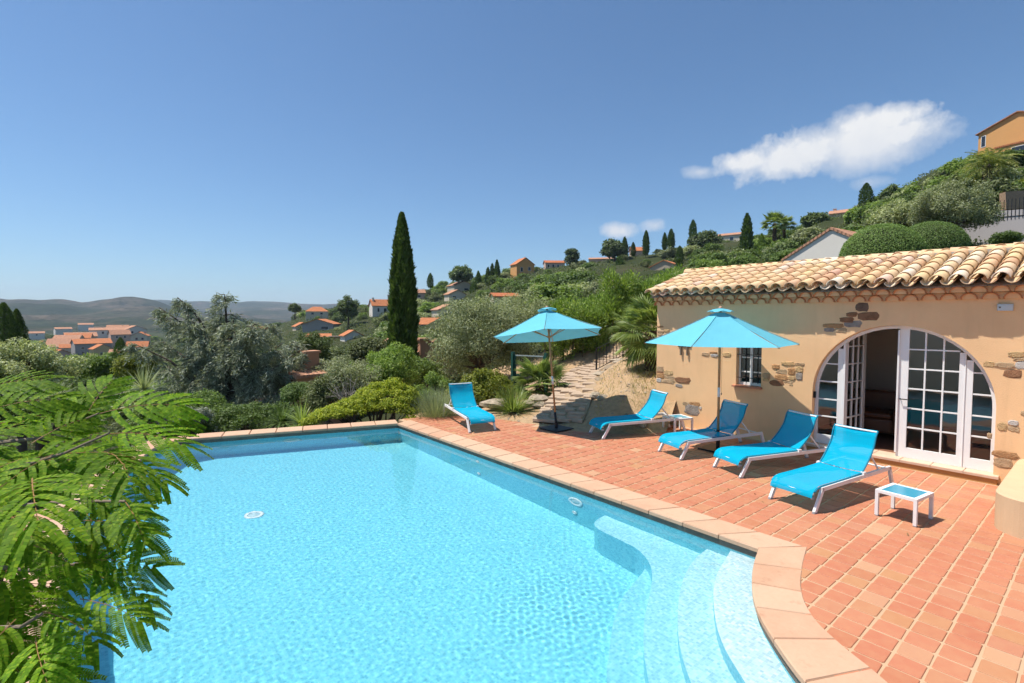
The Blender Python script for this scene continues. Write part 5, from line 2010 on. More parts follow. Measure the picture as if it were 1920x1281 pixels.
bush('bush', 'lime green shrub between small cypress and blue cedar', 'bush', 262, 685, 38, (1.8, 1.6, 1.3), L_LIME, 112, 30, (.4, .7), 6000, .18, .05, stem=False)
bush('tree', 'lime green tree seen under the cedar branches', 'tree', 470, 700, 34, (3.2, 2, 1.7), L_LIME, 113, 40, (.4, .8), 8000, .2, .05, stem=False)
bush('tree', 'green tree right under the blue cedar, before the road', 'tree', 530, 690, 36, (2.2, 2, 1.6), L_MID, 114, 40, (.4, .8), 8000, .2, .05, stem=False)

# soil bed details: rocks, retaining edge, stones, path, railing, fence
M_ROCK = stone_mat('pale rubble rock', (.42, .34, .25))
M_ROCK2 = stone_mat('grey brown rubble rock', (.30, .23, .16))


def rock(name, label, cat, p, s, seed, group=None, parent=None, mat=None):
    rg = np.random.default_rng(seed)
    vs, fs = [], []
    nn, nl = 9, 5
    for i in range(nl + 1):
        th = PI * i / nl
        for k in range(nn):
            a = 2 * PI * k / nn
            q = rg.uniform(.8, 1.2)
            vs.append((s[0] * math.sin(th) * math.cos(a) * q, s[1] * math.sin(th) * math.sin(a) * q, s[2] * math.cos(th) * rg.uniform(.85, 1.1)))
    for i in range(nl):
        for k in range(nn):
            fs.append((i * nn + k, i * nn + (k + 1) % nn, (i + 1) * nn + (k + 1) % nn, (i + 1) * nn + k))
    mb = MB(); mb.add(vs, fs)
    o = put(name, mb.mesh(name, mat or M_ROCK), parent, p, (0, 0, rg.uniform(0, 3)))
    if parent is None: tag(o, label, cat, group)
    return o


for px, py, D, s, lab in ((930, 757, 13.6, (.42, .3, .14), 'long pale rock left of the dwarf palm'), (1008, 750, 14.0, (.36, .3, .16), 'pale rock just left of the far parasol pole'), (1013, 762, 13.4, (.24, .2, .13), 'rounded brown rock beside the far parasol pole'),
                          (990, 757, 13.7, (.2, .2, .1), 'small rock between dwarf palm and parasol pole'), (1117, 742, 12.6, (.16, .12, .1), 'rounded stone with a hollow on the sandy slope'), (1130, 747, 12.4, (.18, .12, .1), 'pale stone on the rim of the sandy slope'),
                          (1195, 790, 11.3, (.28, .16, .12), 'flat stone at the foot of the sandy slope behind a lounger'), (1205, 762, 11.9, (.3, .2, .13), 'layered rock on the slope left of the house corner'), (1218, 750, 12.1, (.22, .2, .15), 'rough rock against the corner of the pool house')):
    rock('rock', lab, 'rock', W(px, py, D), s, int(px * 7 + py), 'rocks in the garden bed')
# low stone edging beside the path: single stones
edging = thing('stone_edging', 'low curved stone edging between path and sandy slope', 'edging', W(1100, 770, 12))
pts = [(1098, 735, 14.2), (1102, 745, 13.4), (1110, 757, 12.7), (1125, 768, 12.1), (1145, 778, 11.65), (1165, 784, 11.4), (1190, 789, 11.2), (1205, 791, 11.15)]
k = 0
for (a, b) in zip(pts[:-1], pts[1:]):
    A, B = W(*a), W(*b)
    for q in range(4):
        c = A.lerp(B, (q + .5) / 4)
        rock('edging_stone', None, None, c - edging.location + Vector((0, 0, -.04)), (.17 + .05 * (k % 3), .13, .13 + .03 * (k % 2)), 300 + k, parent=edging, mat=M_ROCK2 if k % 3 else M_ROCK); k += 1
# stepped slabs of rock up the slope right of the railing
for i, (px, py, D, s) in enumerate(((1128, 700, 17.0, (.55, .3, .10)), (1150, 688, 17.6, (.6, .35, .1)), (1172, 676, 18.0, (.55, .35, .1)), (1190, 664, 18.3, (.6, .4, .12)), (1205, 655, 18.6, (.5, .4, .12)), (1160, 700, 16.0, (.6, .3, .09)), (1185, 690, 16.2, (.5, .3, .1)), (1130, 712, 15.4, (.5, .25, .08)))):
    rock('rock_slab', ['flat rock slab at the foot of the railing', 'second flat rock slab up the slope below the railing', 'third flat rock slab up the slope below the railing', 'fourth flat rock slab below the railing near the palm', 'topmost flat rock slab beside the palm trunk', 'broad flat rock in the middle of the sandy slope', 'flat rock near the palm trunk on the slope', 'low flat rock in front of the railing foot'][i], 'rock', W(px, py, D) + Vector((0, 0, -.02)), s, 500 + i, 'flat rocks on the slope', mat=M_ROCK2 if i % 2 else M_ROCK)

# paved path
M_FLAG = plain('pale flagstone', (.42, .31, .22), .9, .25, 3, .6, 25)
M_PATHBED = plain('path mortar', (.34, .24, .15), .95, .2, 3, .5, 40)
path_c = [(1045, 11.7), (1062, 12.6), (1075, 14), (1082, 16), (1090, 18), (1105, 19.6), (1140, 20.3), (1180, 20.7), (1225, 21.2)]
PL, PR = [], []
PC = smooth_line([G(px, D) for px, D in path_c], 5)
for i, c in enumerate(PC):
    a = Vector(PC[max(i - 1, 0)]); b = Vector(PC[min(i + 1, len(PC) - 1)]); t_ = (b - a).normalized(); nn = Vector((-t_.y, t_.x))
    wd = .62
    PL.append(Vector(c) + nn * wd); PR.append(Vector(c) - nn * wd)
mb = MB()
vv = []
BZ = []
for l_, r_ in zip(PL, PR):
    z = near((l_ + r_) / 2) + .035
    vv += [(l_.x, l_.y, max(z, near(l_) + .015)), (r_.x, r_.y, max(z, near(r_) + .015))]
    BZ.append((vv[-2][2], vv[-1][2]))
mb.add(vv, [(2 * i, 2 * i + 1, 2 * i + 3, 2 * i + 2) for i in range(len(PL) - 1)])
path = mb.build('path', M_PATHBED); tag(path, kind='structure')
rs = random.Random(3)
for i in range(len(PL) - 1):
    for q in range(3):
        sh = .16 * math.sin(i * 2.3 + 1.1)
        cu = (0, .36 + sh, .70 + sh * .6, 1)
        u0, u1 = cu[q] + .02, cu[q + 1] - .02
        if rs.random() < .12: continue
        P4 = [PL[i].lerp(PR[i], u0), PL[i].lerp(PR[i], u1), PL[i + 1].lerp(PR[i + 1], u1), PL[i + 1].lerp(PR[i + 1], u0)]
        cx = sum((p for p in P4), Vector((0, 0))) / 4
        poly = []
        for p in P4:
            m_ = cx + (p - cx) * rs.uniform(.80, 1.06) + Vector((rs.uniform(-.04, .04), rs.uniform(-.04, .04))); poly.append(m_)
        um = (u0 + u1) / 2; z = sum(BZ[i][0] * (1 - um) + BZ[i][1] * um for i in (i, i + 1)) / 2
        mb = MB(); mb.slab([(p.x - cx.x, p.y - cx.y) for p in poly], -.03, .03 + rs.uniform(0, .015), .012)
        put('flagstone', mb.mesh('flagstone', M_FLAG), path, (cx.x, cx.y, z), (rs.uniform(-.02, .02), rs.uniform(-.02, .02), 0))

# railing up the path
rail = thing('railing', 'thin black iron railing climbing beside the garden path', 'railing', W(1118, 698, 18.6))
A, B = W(1118, 698, 18.6), W(1216, 645, 19.6)
nb = 16
for i in range(nb + 1):
    p = A.lerp(B, i / nb) - rail.location
    big = i % 8 == 0
    mb = MB(); mb.box(-.022 if big else -.008, .022 if big else .008, -.022 if big else -.008, .022 if big else .008, -.05 if big else .1, .92 if big else .86)
    o = mb.build('post' if big else 'baluster', M_IRON, rail); o.location = p
for h_ in (.1, .86):
    mb = MB(); mb.bar(A - rail.location + Vector((0, 0, h_)), B - rail.location + Vector((0, 0, h_)), .03, .02); mb.build('rail', M_IRON, rail)
# kerb wall that carries the railing
mb = MB(); mb.bar(A + Vector((0, 0, -.12)), B + Vector((0, 0, -.12)), .22, .24); kb = mb.build('stair_kerb', M_PATHBED); tag(kb, 'sloping stone kerb under the iron railing', 'kerb')

# green gate
M_GATE = plain('dark green painted metal', (.012, .06, .045), .5, .1, 10)
gate = thing('garden_gate', 'dark green metal gate behind the dwarf palms', 'gate', W(962, 740, 16.2))
pA, pB = W(962, 740, 16.2), W(1024, 742, 15.6)
ga, gb = Vector((0, 0, 0)), pB - pA
ga.z = gb.z = 0
for q in (ga, gb):
    mb = MB(); mb.box(q.x - .05, q.x + .05, q.y - .05, q.y + .05, -.2, 1.38); mb.build('gate_post', M_GATE, gate)
for q, s in ((ga.lerp(gb, .07), 0), (ga.lerp(gb, .93), 0)):
    mb = MB(); mb.box(q.x - .025, q.x + .025, q.y - .025, q.y + .025, .05, 1.28); mb.build('gate_stile', M_GATE, gate)
for z in (.08, .65, 1.27):
    mb = MB(); mb.bar(ga.lerp(gb, .07) + Vector((0, 0, z)), ga.lerp(gb, .93) + Vector((0, 0, z)), .03, .035); mb.build('gate_rail', plain('galvanised rail', (.35, .38, .36), .5) if z > 1 else M_GATE, gate)
mb = MB()
for i in range(1, 16):
    q = ga.lerp(gb, .07 + .86 * i / 16); mb.tube([(q.x, q.y, .08), (q.x, q.y, 1.27)], .004, 4)
mb.build('gate_mesh', M_GATE, gate)
# drip hose on the sand
hz = [(1186, 708, 13.2), (1178, 716, 12.9), (1170, 724, 12.7), (1173, 732, 12.5), (1182, 740, 12.25)]
mb = MB(); mb.tube([W(*h_) + Vector((0, 0, .02)) for h_ in hz], .012, 6); tag(mb.build('drip_hose', M_BLACK), 'thin dark drip hose lying on the sandy slope', 'hose')
hz = [(905, 778, 12.8), (940, 776, 12.9), (975, 774, 13.0), (1005, 768, 13.2), (1034, 760, 13.5)]
mb = MB(); mb.tube([W(*h_) + Vector((0, 0, .015)) for h_ in hz], .011, 6); tag(mb.build('drip_hose', M_BLACK), 'dark drip hose lying in the bed in front of the dwarf palm', 'hose')
# dry weeds and pebbles
rg = np.random.default_rng(77)
Pw, Dw = [], []
for i in range(2600):
    px, D = rg.uniform(1120, 1235), rg.uniform(11.4, 16)
    x, y = G(px, D)
    if rg.random() > (.25 + .75 * (px > 1185)): continue
    Pw.append((x, y, TZ(px, D))); Dw.append((rg.normal() * .5, rg.normal() * .5, 1))
v, f = leaf_faces(np.array(Pw), unit(np.array(Dw)), .16 * rg.random(len(Pw)) + .03, .006, rg)
tag(put('dry_grass', np_mesh('dry_grass', v, f, leafmat('dry grass', (.14, .13, .05), (.30, .25, .11), .3))), 'dry grass and weeds on the sandy slope', 'grass', kind='stuff')
mb = MB()
for i in range(700):
    px, D = rg.uniform(860, 1235), rg.uniform(11.3, 16.5)
    x, y = G(px, D); z = TZ(px, D); s = rg.uniform(.012, .045)
    # keep pebbles off the tiles
    yb = np.interp(x, [e[0] for e in EDGE], [e[1] for e in EDGE])
    if y < yb + .05: continue
    vs = [(x + s * a * rg.uniform(.7, 1.3), y + s * b * rg.uniform(.7, 1.3), z + s * c * .7) for a, b, c in ((1, 0, 0), (0, 1, 0), (-1, 0, 0), (0, -1, 0), (0, 0, 1), (0, 0, -1))]
    mb.add(vs, [(0, 1, 4), (1, 2, 4), (2, 3, 4), (3, 0, 4), (1, 0, 5), (2, 1, 5), (3, 2, 5), (0, 3, 5)])
tag(mb.build('gravel', M_ROCK), 'loose pebbles scattered over the garden soil', 'gravel', kind='stuff')

# ================================================================== HOUSES
def rooftiles(name, c):
    t = Mt(name)
    co = t.coord('Object')
    wv = t.n('ShaderNodeTexWave', wave_type='BANDS', bands_direction='X'); wv.inputs['Scale'].default_value = 1.3; wv.inputs['Distortion'].default_value = .6
    t.L.new(co, wv.inputs['Vector'])
    a = t.tex(1.6, 6, .7, co)
    col = t.ramp(a.outputs[0], [(.3, scl(c, .7)), (.5, c), (.7, scl(c, 1.25))])
    col = t.mix(t.math('MULTIPLY', wv.outputs[0], .35), col, scl(c, .62))
    t.bump(wv.outputs[0], .7, .08)
    return t.fin(col, .9, .15)


RO = {'o': rooftiles('orange roof', (.50, .19, .085)), 'p': rooftiles('pink clay roof', (.46, .24, .15)), 'r': rooftiles('red roof', (.46, .155, .07)), 'g': rooftiles('grey brown roof', (.25, .19, .15))}
WA = {'c': plain('cream wall', (.58, .50, .38), .9, .1, .6), 'w': plain('off white wall', (.66, .61, .54), .9, .08, .6), 'p': plain('pink wall', (.55, .38, .30), .9, .1, .6), 'y': plain('yellow wall', (.58, .43, .22), .9, .1, .6),
      'g': plain('grey wall', (.34, .31, .29), .9, .12, .6), 's': plain('stone wall', (.42, .34, .25), .95, .3, 2.5, .6, 4), 'o': plain('orange wall', (.60, .31, .115), .9, .07, .4), 't': plain('terracotta wall', (.46, .24, .14), .9, .12, .6), 'l': plain('lilac grey render', (.50, .45, .43), .95, .1, .5)}
M_PANE = plain('dark window pane', (.025, .03, .04), .15, .2, 3, spec=.6)
M_SHUT = plain('brown shutters', (.25, .13, .09), .7)
M_EAVE = plain('eave board', (.50, .42, .34), .8)
KEEP = []


def villa(label, xl, xr, yR, yE, yB, D, rt='x', wall_c='c', roof_c='o', rot=0, wins=(), depth=None, chim=(), name='house', group=None, shut=False, cat='house', sink=5, arches=()):
    m = D / F_PX
    pc = W((xl + xr) / 2, yB, D)
    w_ = (xr - xl) * m / math.cos(R(rot)) ** .5; h = (yB - yE) * m; rh = (yE - yR) * m
    d = depth or w_ * .7
    bx, by = pc.x, pc.y
    rz = math.atan2(-bx, by) + R(rot)
    t = thing(name, label, cat, pc, rz, group)
    KEEP.append((xl - 2, yR - 2, xr + 2, yB - (yB - yE) * .42, D))
    hx, y0, y1 = w_ / 2, 0.0, d
    mb = MB()
    ov = .35 if D > 60 else .10
    if rt in ('x', 'hip', 'flat'):
        mb.box(-hx, hx, y0, y1, -sink, h)
        if rt == 'x':
            mb.add([(-hx, y0, h), (-hx, y1, h), (-hx, d / 2, h + rh)], [(0, 1, 2)]); mb.add([(hx, y0, h), (hx, y1, h), (hx, d / 2, h + rh)], [(0, 2, 1)])
    else:
        mb.box(-hx, hx, y0, y1, -sink, h)
        mb.add([(-hx, y0, h), (hx, y0, h), (0, y0, h + rh)], [(0, 1, 2)]); mb.add([(-hx, y1, h), (hx, y1, h), (0, y1, h + rh)], [(0, 2, 1)])
    wl = mb.build('wall', WA[wall_c], t)
    mb = MB(); th = .16

    def slabq(a, b, c, e):
        up = Vector((0, 0, th))
        vs = [Vector(q) for q in (a, b, c, e)]
        mb.add([*vs, *[q + up for q in vs]], [(3, 2, 1, 0), (4, 5, 6, 7), (0, 1, 5, 4), (1, 2, 6, 5), (2, 3, 7, 6), (3, 0, 4, 7)])
    k = rh / (d / 2) if rt == 'x' else rh / hx
    if rt == 'x':
        slabq((-hx - ov, y0 - ov, h - ov * k), (hx + ov, y0 - ov, h - ov * k), (hx + ov, d / 2, h + rh), (-hx - ov, d / 2, h + rh))
        slabq((-hx - ov, d / 2, h + rh), (hx + ov, d / 2, h + rh), (hx + ov, y1 + ov, h - ov * k), (-hx - ov, y1 + ov, h - ov * k))
    elif rt == 'y':
        slabq((-hx - ov, y0 - ov, h - ov * k), (0, y0 - ov, h + rh), (0, y1 + ov, h + rh), (-hx - ov, y1 + ov, h - ov * k))
        slabq((0, y0 - ov, h + rh), (hx + ov, y0 - ov, h - ov * k), (hx + ov, y1 + ov, h - ov * k), (0, y1 + ov, h + rh))
    elif rt == 'hip':
        q = min(hx, d / 2) * .9
        a, b, c, e = (-hx - ov, y0 - ov, h), (hx + ov, y0 - ov, h), (hx + ov, y1 + ov, h), (-hx - ov, y1 + ov, h)
        r1, r2 = (-hx + q, d / 2, h + rh), (hx - q, d / 2, h + rh)
        mb.add([a, b, c, e, r1, r2], [(0, 1, 5, 4), (1, 2, 5), (2, 3, 4, 5), (3, 0, 4), (3, 2, 1, 0)])
    else:
        mb.box(-hx - .15, hx + .15, y0 - .15, y1 + .15, h, h + .25)
    rf = mb.build('roof', RO[roof_c], t)
    for cx, cy, ch in chim:
        mb = MB(); mb.box(cx * hx - .35, cx * hx + .35, cy * d - .3, cy * d + .3, h - .2, h + rh + ch); mb.box(cx * hx - .42, cx * hx + .42, cy * d - .37, cy * d + .37, h + rh + ch, h + rh + ch + .12)
        mb.build('chimney', WA[wall_c], rf)
    for u, v_, ww, hh in wins:
        x = -hx + u * w_; z = v_ * h; a, b = ww * w_ / 2, hh * h / 2
        mb = MB(); mb.box(x - a - .08, x + a + .08, y0 - .05, y0 + .02, z - b - .1, z + b + .08); wd = mb.build('window', M_WHITE if not shut else WA[wall_c], t)
        mb = MB(); mb.box(x - a, x + a, y0 - .065, y0 - .045, z - b, z + b); mb.build('pane', M_PANE, wd)
        if shut:
            for s in (-1, 1):
                mb = MB(); mb.box(x + s * (a * 1.5 + .1) - a * .5, x + s * (a * 1.5 + .1) + a * .5, y0 - .09, y0 - .02, z - b, z + b); mb.build('shutter', M_SHUT, wd)
    for u, ww, hh in arches:
        x = -hx + u * w_; r_ = ww * w_ / 2
        pts = [(x - r_, 0.0)] + [(x - r_ * math.cos(PI * q / 10), hh * h - r_ + r_ * math.sin(PI * q / 10)) for q in range(11)] + [(x + r_, 0.0)]
        mb = MB(); mb.add([(px_, y0 - .05, z_) for px_, z_ in pts] + [(px_, y0 + .1, z_) for px_, z_ in pts], [tuple(range(len(pts)))] + [(i, i + 1, i + 1 + len(pts), i + len(pts)) for i in range(len(pts) - 1)]); mb.build('arch_opening', M_PANE, t)
    return t


# across the valley, middle left
villa('long low white outbuilding with orange roof below the pines', 577, 619, 627, 632, 646, 150, 'x', 'l', 'o', 0, depth=5)
villa('small white house with orange gable roof beside the low outbuilding', 647, 680, 620, 629, 652, 130, 'y', 'w', 'o', 20, ((.32, .55, .16, .3),))
villa('open carport with a white roof edge between the two white houses', 619, 646, 631, 632.5, 642, 140, 'flat', 't', 'g', 0, depth=4, cat='carport', name='carport')
villa('dark grey house with orange roof and wide brown windows', 568, 624, 599, 608, 622, 180, 'y', 'g', 'o', -18, ((.72, .5, .22, .4),), 9)
villa('cream house with broad orange hip roof on the left shoulder of the hill', 575, 614, 575, 584, 592, 230, 'hip', 'c', 'o', 0, ((.3, .5, .12, .5), (.7, .5, .12, .5)))
villa('white house with bright orange roof left of the tall cypress', 699, 735, 562, 573, 592, 190, 'x', 'w', 'o', 15, ((.3, .55, .1, .4), (.65, .45, .14, .55)), chim=((-.8, .4, .6),))
villa('pale tower house half hidden left behind the tall cypress', 727, 742, 551, 554, 566, 230, 'flat', 'c', 'o', 0, ((.5, .6, .3, .25),))
villa('pinkish house just right of the tall cypress', 773, 797, 543, 549, 562, 210, 'x', 'p', 'p', 10, ((.5, .5, .3, .35),))
villa('white house with orange roof right beside the cypress', 788, 838, 597, 608, 628, 120, 'x', 'w', 'o', -12, ((.22, .55, .12, .4), (.45, .55, .12, .4)), shut=True)
villa('cream gabled house with pink roof above the white one', 822, 869, 571, 581, 594, 140, 'y', 'c', 'p', 24, ((.4, .5, .1, .3),))
villa('two storey pale house with arched ground floor', 842, 874, 544, 552, 571, 170, 'y', 'c', 'p', 25, ((.3, .72, .2, .22),), arches=((.3, .22, .4), (.62, .22, .4)))
villa('cream house with a low pink roof below the round pine', 851, 890, 528, 536, 548, 200, 'y', 'c', 'p', 28, ((.6, .45, .2, .3),))
villa('orange tiled house roof peeping out above the olive tree', 926, 972, 550, 556, 566, 105, 'x', 'c', 'r', 14)
villa('tall orange house with steep gable on the ridge', 968, 1003, 484, 496, 514, 200, 'y', 'o', 'o', 28, ((.28, .45, .12, .42), (.72, .55, .14, .35)), chim=((.3, .5, .4),))
villa('long pink house with balconies on the ridge', 1023, 1059, 488, 493, 505, 220, 'x', 'p', 'r', 10, ((.15, .5, .1, .45), (.4, .5, .1, .45), (.65, .5, .1, .45), (.88, .5, .1, .45)))
villa('low house with red roof behind a dark cypress', 1137, 1190, 501, 508, 522, 165, 'x', 's', 'r', 18, ((.2, .5, .1, .4), (.85, .5, .12, .4)))
villa('stone house with an arched window and orange roof on the slope', 1219, 1270, 489, 500, 522, 150, 'y', 's', 'o', -22, ((.2, .4, .16, .3),), arches=((.52, .2, .85),))
villa('orange roofed house among cypresses on the skyline', 1185, 1212, 463, 470, 480, 205, 'x', 'p', 'o', 15)
villa('pink roofed house on the skyline right of the round pine', 1105, 1150, 482, 486, 492, 215, 'x', 'p', 'p', 0)
villa('long villa with reddish eaves on the skyline left of the cypress', 1345, 1398, 435, 441, 456, 200, 'x', 'c', 'p', -14, ((.18, .55, .12, .4), (.5, .55, .12, .4), (.82, .55, .12, .4)))
villa('pink roof on the ridge beside the flat green tree', 1558, 1600, 392, 399, 410, 140, 'x', 'p', 'p', -10, chim=((-.7, .5, .5),))
villa('large grey gable end of the house behind the pool house roof', 1472, 1640, 432, 481, 520, 33, 'y', 'w', 'p', -25, depth=7)
villa('big orange apartment house at the top right corner', 1849, 1962, 213, 234, 292, 88, 'y', 'o', 'p', -25, ((.07, .72, .05, .34), (.36, .3, .08, .2)), depth=8)
villa('orange lower wing with terrace in front of the big orange house', 1884, 1990, 261, 263, 285, 82, 'flat', 'o', 'o', -20, ((.35, .5, .25, .5), (.7, .5, .2, .5)), depth=4)
villa('terrace house with pink parapet at the right edge below the orange house', 1900, 1990, 292, 296, 322, 76, 'flat', 'p', 'p', -25, ((.3, .45, .2, .4),), depth=5)
# pieces of the neighbouring house just below the garden
villa('pink gable wall with chimney right of the cypress trunk', 775, 862, 640, 668, 700, 30, 'y', 't', 'p', 30, depth=6, chim=((-.55, .02, .1),))
villa('clay roofed cottage with a terracotta chimney half hidden below the garden', 560, 640, 694, 706, 725, 24, 'x', 't', 'p', 25, depth=4, chim=((.05, .3, .75),))
villa('small pink chimney house below the cedar', 500, 535, 715, 722, 740, 26, 'y', 'p', 'p', 20, depth=3)
# town at left
villa('orange roofed yellow house nearest in the town at left', 92, 134, 636, 650, 668, 250, 'x', 'y', 'p', -12, ((.2, .5, .08, .4), (.5, .5, .08, .4), (.8, .5, .08, .4)), 12)
villa('row house with faded orange roof behind the yellow one', 104, 142, 629, 637, 648, 275, 'x', 'c', 'p', -18, ((.3, .5, .1, .4), (.7, .5, .1, .4)), 9)
villa('house with a long orange roof left of the grey house', 126, 164, 626, 634, 645, 285, 'x', 'c', 'o', -10, ((.2, .5, .1, .4), (.6, .5, .1, .4)), 9)
villa('tiny white house at the far left of the town', 72, 92, 640, 645, 654, 300, 'y', 'w', 'o', 15, ((.5, .5, .16, .4),))
villa('small pink house below the yellow one', 104, 128, 656, 662, 676, 200, 'y', 'p', 'o', 25, ((.4, .5, .16, .35),))
villa('cream cottage beside the small palm in the town', 208, 236, 656, 662, 675, 205, 'x', 'c', 'p', -15, ((.4, .5, .14, .4),))
villa('white specks of a farmhouse on the valley floor', 58, 80, 622, 625, 631, 480, 'x', 'w', 'p', 0, ((.5, .5, .1, .4),))
villa('distant pale barn on the valley floor', 108, 132, 614, 617, 622, 520, 'x', 'w', 'p', 10)
villa('distant long shed near the foot of the hills', 150, 172, 606, 609, 613, 600, 'x', 'w', 'p', 0)
villa('grey three storey house with orange roof in the town', 150, 204, 636, 644, 672, 235, 'x', 'g', 'o', 10, ((.2, .7, .08, .14), (.45, .7, .08, .14), (.2, .4, .08, .14), (.45, .4, .08, .14), (.75, .55, .08, .14)))
villa('long pale hillside building with pink roofs at the top of the town', 176, 232, 615, 619, 629, 310, 'x', 'w', 'p', 0, ((.15, .5, .06, .4), (.35, .5, .06, .4), (.55, .5, .06, .4), (.8, .5, .06, .4)), 9)
villa('upper pink roofed block of the town', 204, 236, 610, 616, 626, 325, 'x', 'c', 'p', -8, ((.2, .5, .1, .4), (.7, .5, .1, .4)), chim=((.4, .5, .3),))
villa('topmost pale house with pink roof right of the upper block', 240, 272, 611, 618, 628, 318, 'y', 'w', 'p', 18, ((.3, .5, .1, .4), (.65, .5, .1, .4)))
villa('house with pink tiled roof below the upper block', 212, 242, 619, 627, 637, 290, 'x', 'p', 'p', 12, ((.3, .5, .1, .4), (.7, .5, .1, .4)))
villa('cream gabled house below the topmost pale one', 248, 274, 623, 630, 641, 270, 'y', 'c', 'o', -15, ((.35, .5, .14, .4), (.7, .5, .14, .4)), chim=((.5, .5, .2),))
villa('small yellow house with orange roof in front of the grey house', 180, 208, 646, 654, 674, 225, 'y', 'y', 'o', 20, ((.4, .5, .14, .3),))
villa('white house with orange roof beside the small cypress', 241, 273, 641, 650, 664, 215, 'x', 'w', 'o', -10, ((.3, .5, .12, .4),))
villa('low house with pink roof behind the large orange roof', 130, 176, 624, 631, 640, 290, 'x', 'c', 'p', 5, ((.5, .5, .1, .4),))
villa('pale house with a flat roof left of the town', 118, 150, 646, 652, 668, 240, 'x', 'c', 'o', 0, ((.3, .5, .1, .3), (.7, .5, .1, .3)))
villa('cream house with orange roof in the valley behind the cedar', 470, 500, 612, 618, 632, 220, 'x', 'c', 'o', 10)
villa('small orange roofed house right of the cedar top', 556, 582, 605, 612, 622, 210, 'y', 'c', 'o', 20)

# wall with palisade on the right slope
M_LILAC = WA['l']
gw = thing('garden_wall', 'pale grey garden wall with dark palisade rails at the right edge', 'wall', W(1830, 450, 44))
m = 44 / F_PX
ux = Vector((_rt.x, _rt.y, 0))
mb = MB(); M4 = Matrix.Identity(4)
A = W(1700, 470, 47.2) - gw.location; B = W(2010, 470, 39.8) - gw.location
mb.bar(A + Vector((0, 0, .9)), B + Vector((0, 0, 1.35)), .3, 4.2); mb.build('wall_panel', M_LILAC, gw)
for i in range(30):
    u = .36 + .64 * i / 29
    q = A.lerp(B, u) - Vector((_f0.x, _f0.y, 0)) * .22
    z0 = .9 + .45 * u
    mb = MB(); mb.box(q.x - .02, q.x + .02, q.y - .02, q.y + .02, z0 + .2, z0 + 1.9); mb.build('palisade_rail', M_IRON, gw)
mb = MB(); mb.bar(A.lerp(B, .36) + Vector((0, 0, 2.6)) - Vector((_f0.x, _f0.y, 0)) * .22, B + Vector((0, 0, 3.0)) - Vector((_f0.x, _f0.y, 0)) * .22, .05, .05); mb.build('palisade_bar', M_IRON, gw)
mb = MB(); mb.bar(W(1880, 378, 47), W(2010, 368, 47), .6, 1.6); tag(mb.build('rubble_wall', stone_mat('rubble masonry', (.40, .26, .16))), 'rubble stone terrace wall under the palm at right', 'wall')
# grey driveway below the garden
mb = MB()
a, b, c, d = W(452, 775, 23), W(560, 752, 24), W(545, 738, 29), W(462, 748, 29)
mb.add([a, b, c, d], [(0, 1, 2, 3)]); mb.add([q - Vector((0, 0, .8)) for q in (a, b, c, d)] + [a, b, c, d], [(0, 1, 5, 4), (1, 2, 6, 5), (2, 3, 7, 6), (3, 0, 4, 7)])
tag(mb.build('driveway', plain('grey driveway', (.26, .235, .22), .9, .15, 1.5, .3, 8)), kind='structure')

# ================================================================== TREES ON THE SLOPES
# clipped domes, the big olive and palms on the right
def dome(label, px, py, D, R3, seed):
    p = W(px, py, D)
    t = thing('clipped_bush', label, 'bush', (p.x, p.y, p.z - R3[2] * .4))
    rg = np.random.default_rng(seed)
    n_ = 30000
    d = unit(rg.normal(size=(n_, 3))); d[:, 2] = np.abs(d[:, 2]) * 1.0 - .25
    d = unit(d)
    r_ = 1 - .07 * rg.random(n_)
    P = d * np.array(R3) * r_[:, None]
    D_ = unit(d + rg.normal(size=(n_, 3)) * .6)
    v, f = leaf_faces(P, None, .05, .016, rg, N=D_)
    put('crown', np_mesh('crown', v, f, L_BOX), t, (0, 0, R3[2] * .4))
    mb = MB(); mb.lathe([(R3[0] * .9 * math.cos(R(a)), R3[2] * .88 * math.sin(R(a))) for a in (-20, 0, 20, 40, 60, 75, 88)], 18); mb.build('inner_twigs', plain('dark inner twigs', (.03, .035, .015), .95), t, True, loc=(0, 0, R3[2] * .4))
    mb = MB(); mb.tube([(0, 0, -2.2), (0, 0, .1)], .09, 7); mb.build('trunk', M_BARK, t)


dome('left clipped green dome bush behind the roof ridge', 1653, 485, 19.5, (1.42, 1.4, 1.32), 201)
dome('right clipped green dome bush behind the roof ridge', 1742, 468, 22.5, (1.45, 1.4, 1.22), 202)
olive_tree('broad olive tree spreading over the slope at right', 1790, 392, 40, (5.0, 3.2, 2.3), 203, 46000, 120, (.5, 1.0), .17, .034, base_z=zy(460, 40), trunk_r=.26)
olive_tree('olive tree on the slope left of the broad one', 1690, 408, 44, (3.0, 2.6, 1.7), 204, 18000, 60, (.5, .9), .2, .045, base_z=zy(470, 44))
p = W(1850, 352, 58)
date_palm('date palm with arching fronds below the orange house', p, 62, 1.38, 1.9, 3)
p = W(1452, 446, 108); date_palm('shaggy palm standing on the skyline, left of two', p, 30, 1.25, 2.4, 5, 'palms on the skyline', fan=True)
p = W(1470, 444, 112); date_palm('smaller shaggy palm on the skyline, right of two', p, 24, 1.0, 2.2, 6, 'palms on the skyline', fan=True)
bush('bush', 'yellow green bush at the right edge under the palm', 'bush', 1915, 348, 56, (1.6, 1.3, .8), L_LIME, 205, 30, (.3, .5), 6000, .14, .05)
bush('bush', 'dark green shrubs beside the date palm', 'bush', 1895, 300, 66, (3.2, 2, 1.3), L_DARK, 206, 40, (.4, .8), 8000, .25, .08)
bush('bush', 'dark green shrubs left of the date palm', 'bush', 1805, 318, 70, (3.4, 2.5, 1.8), L_MID, 207, 50, (.4, .9), 9000, .25, .08)
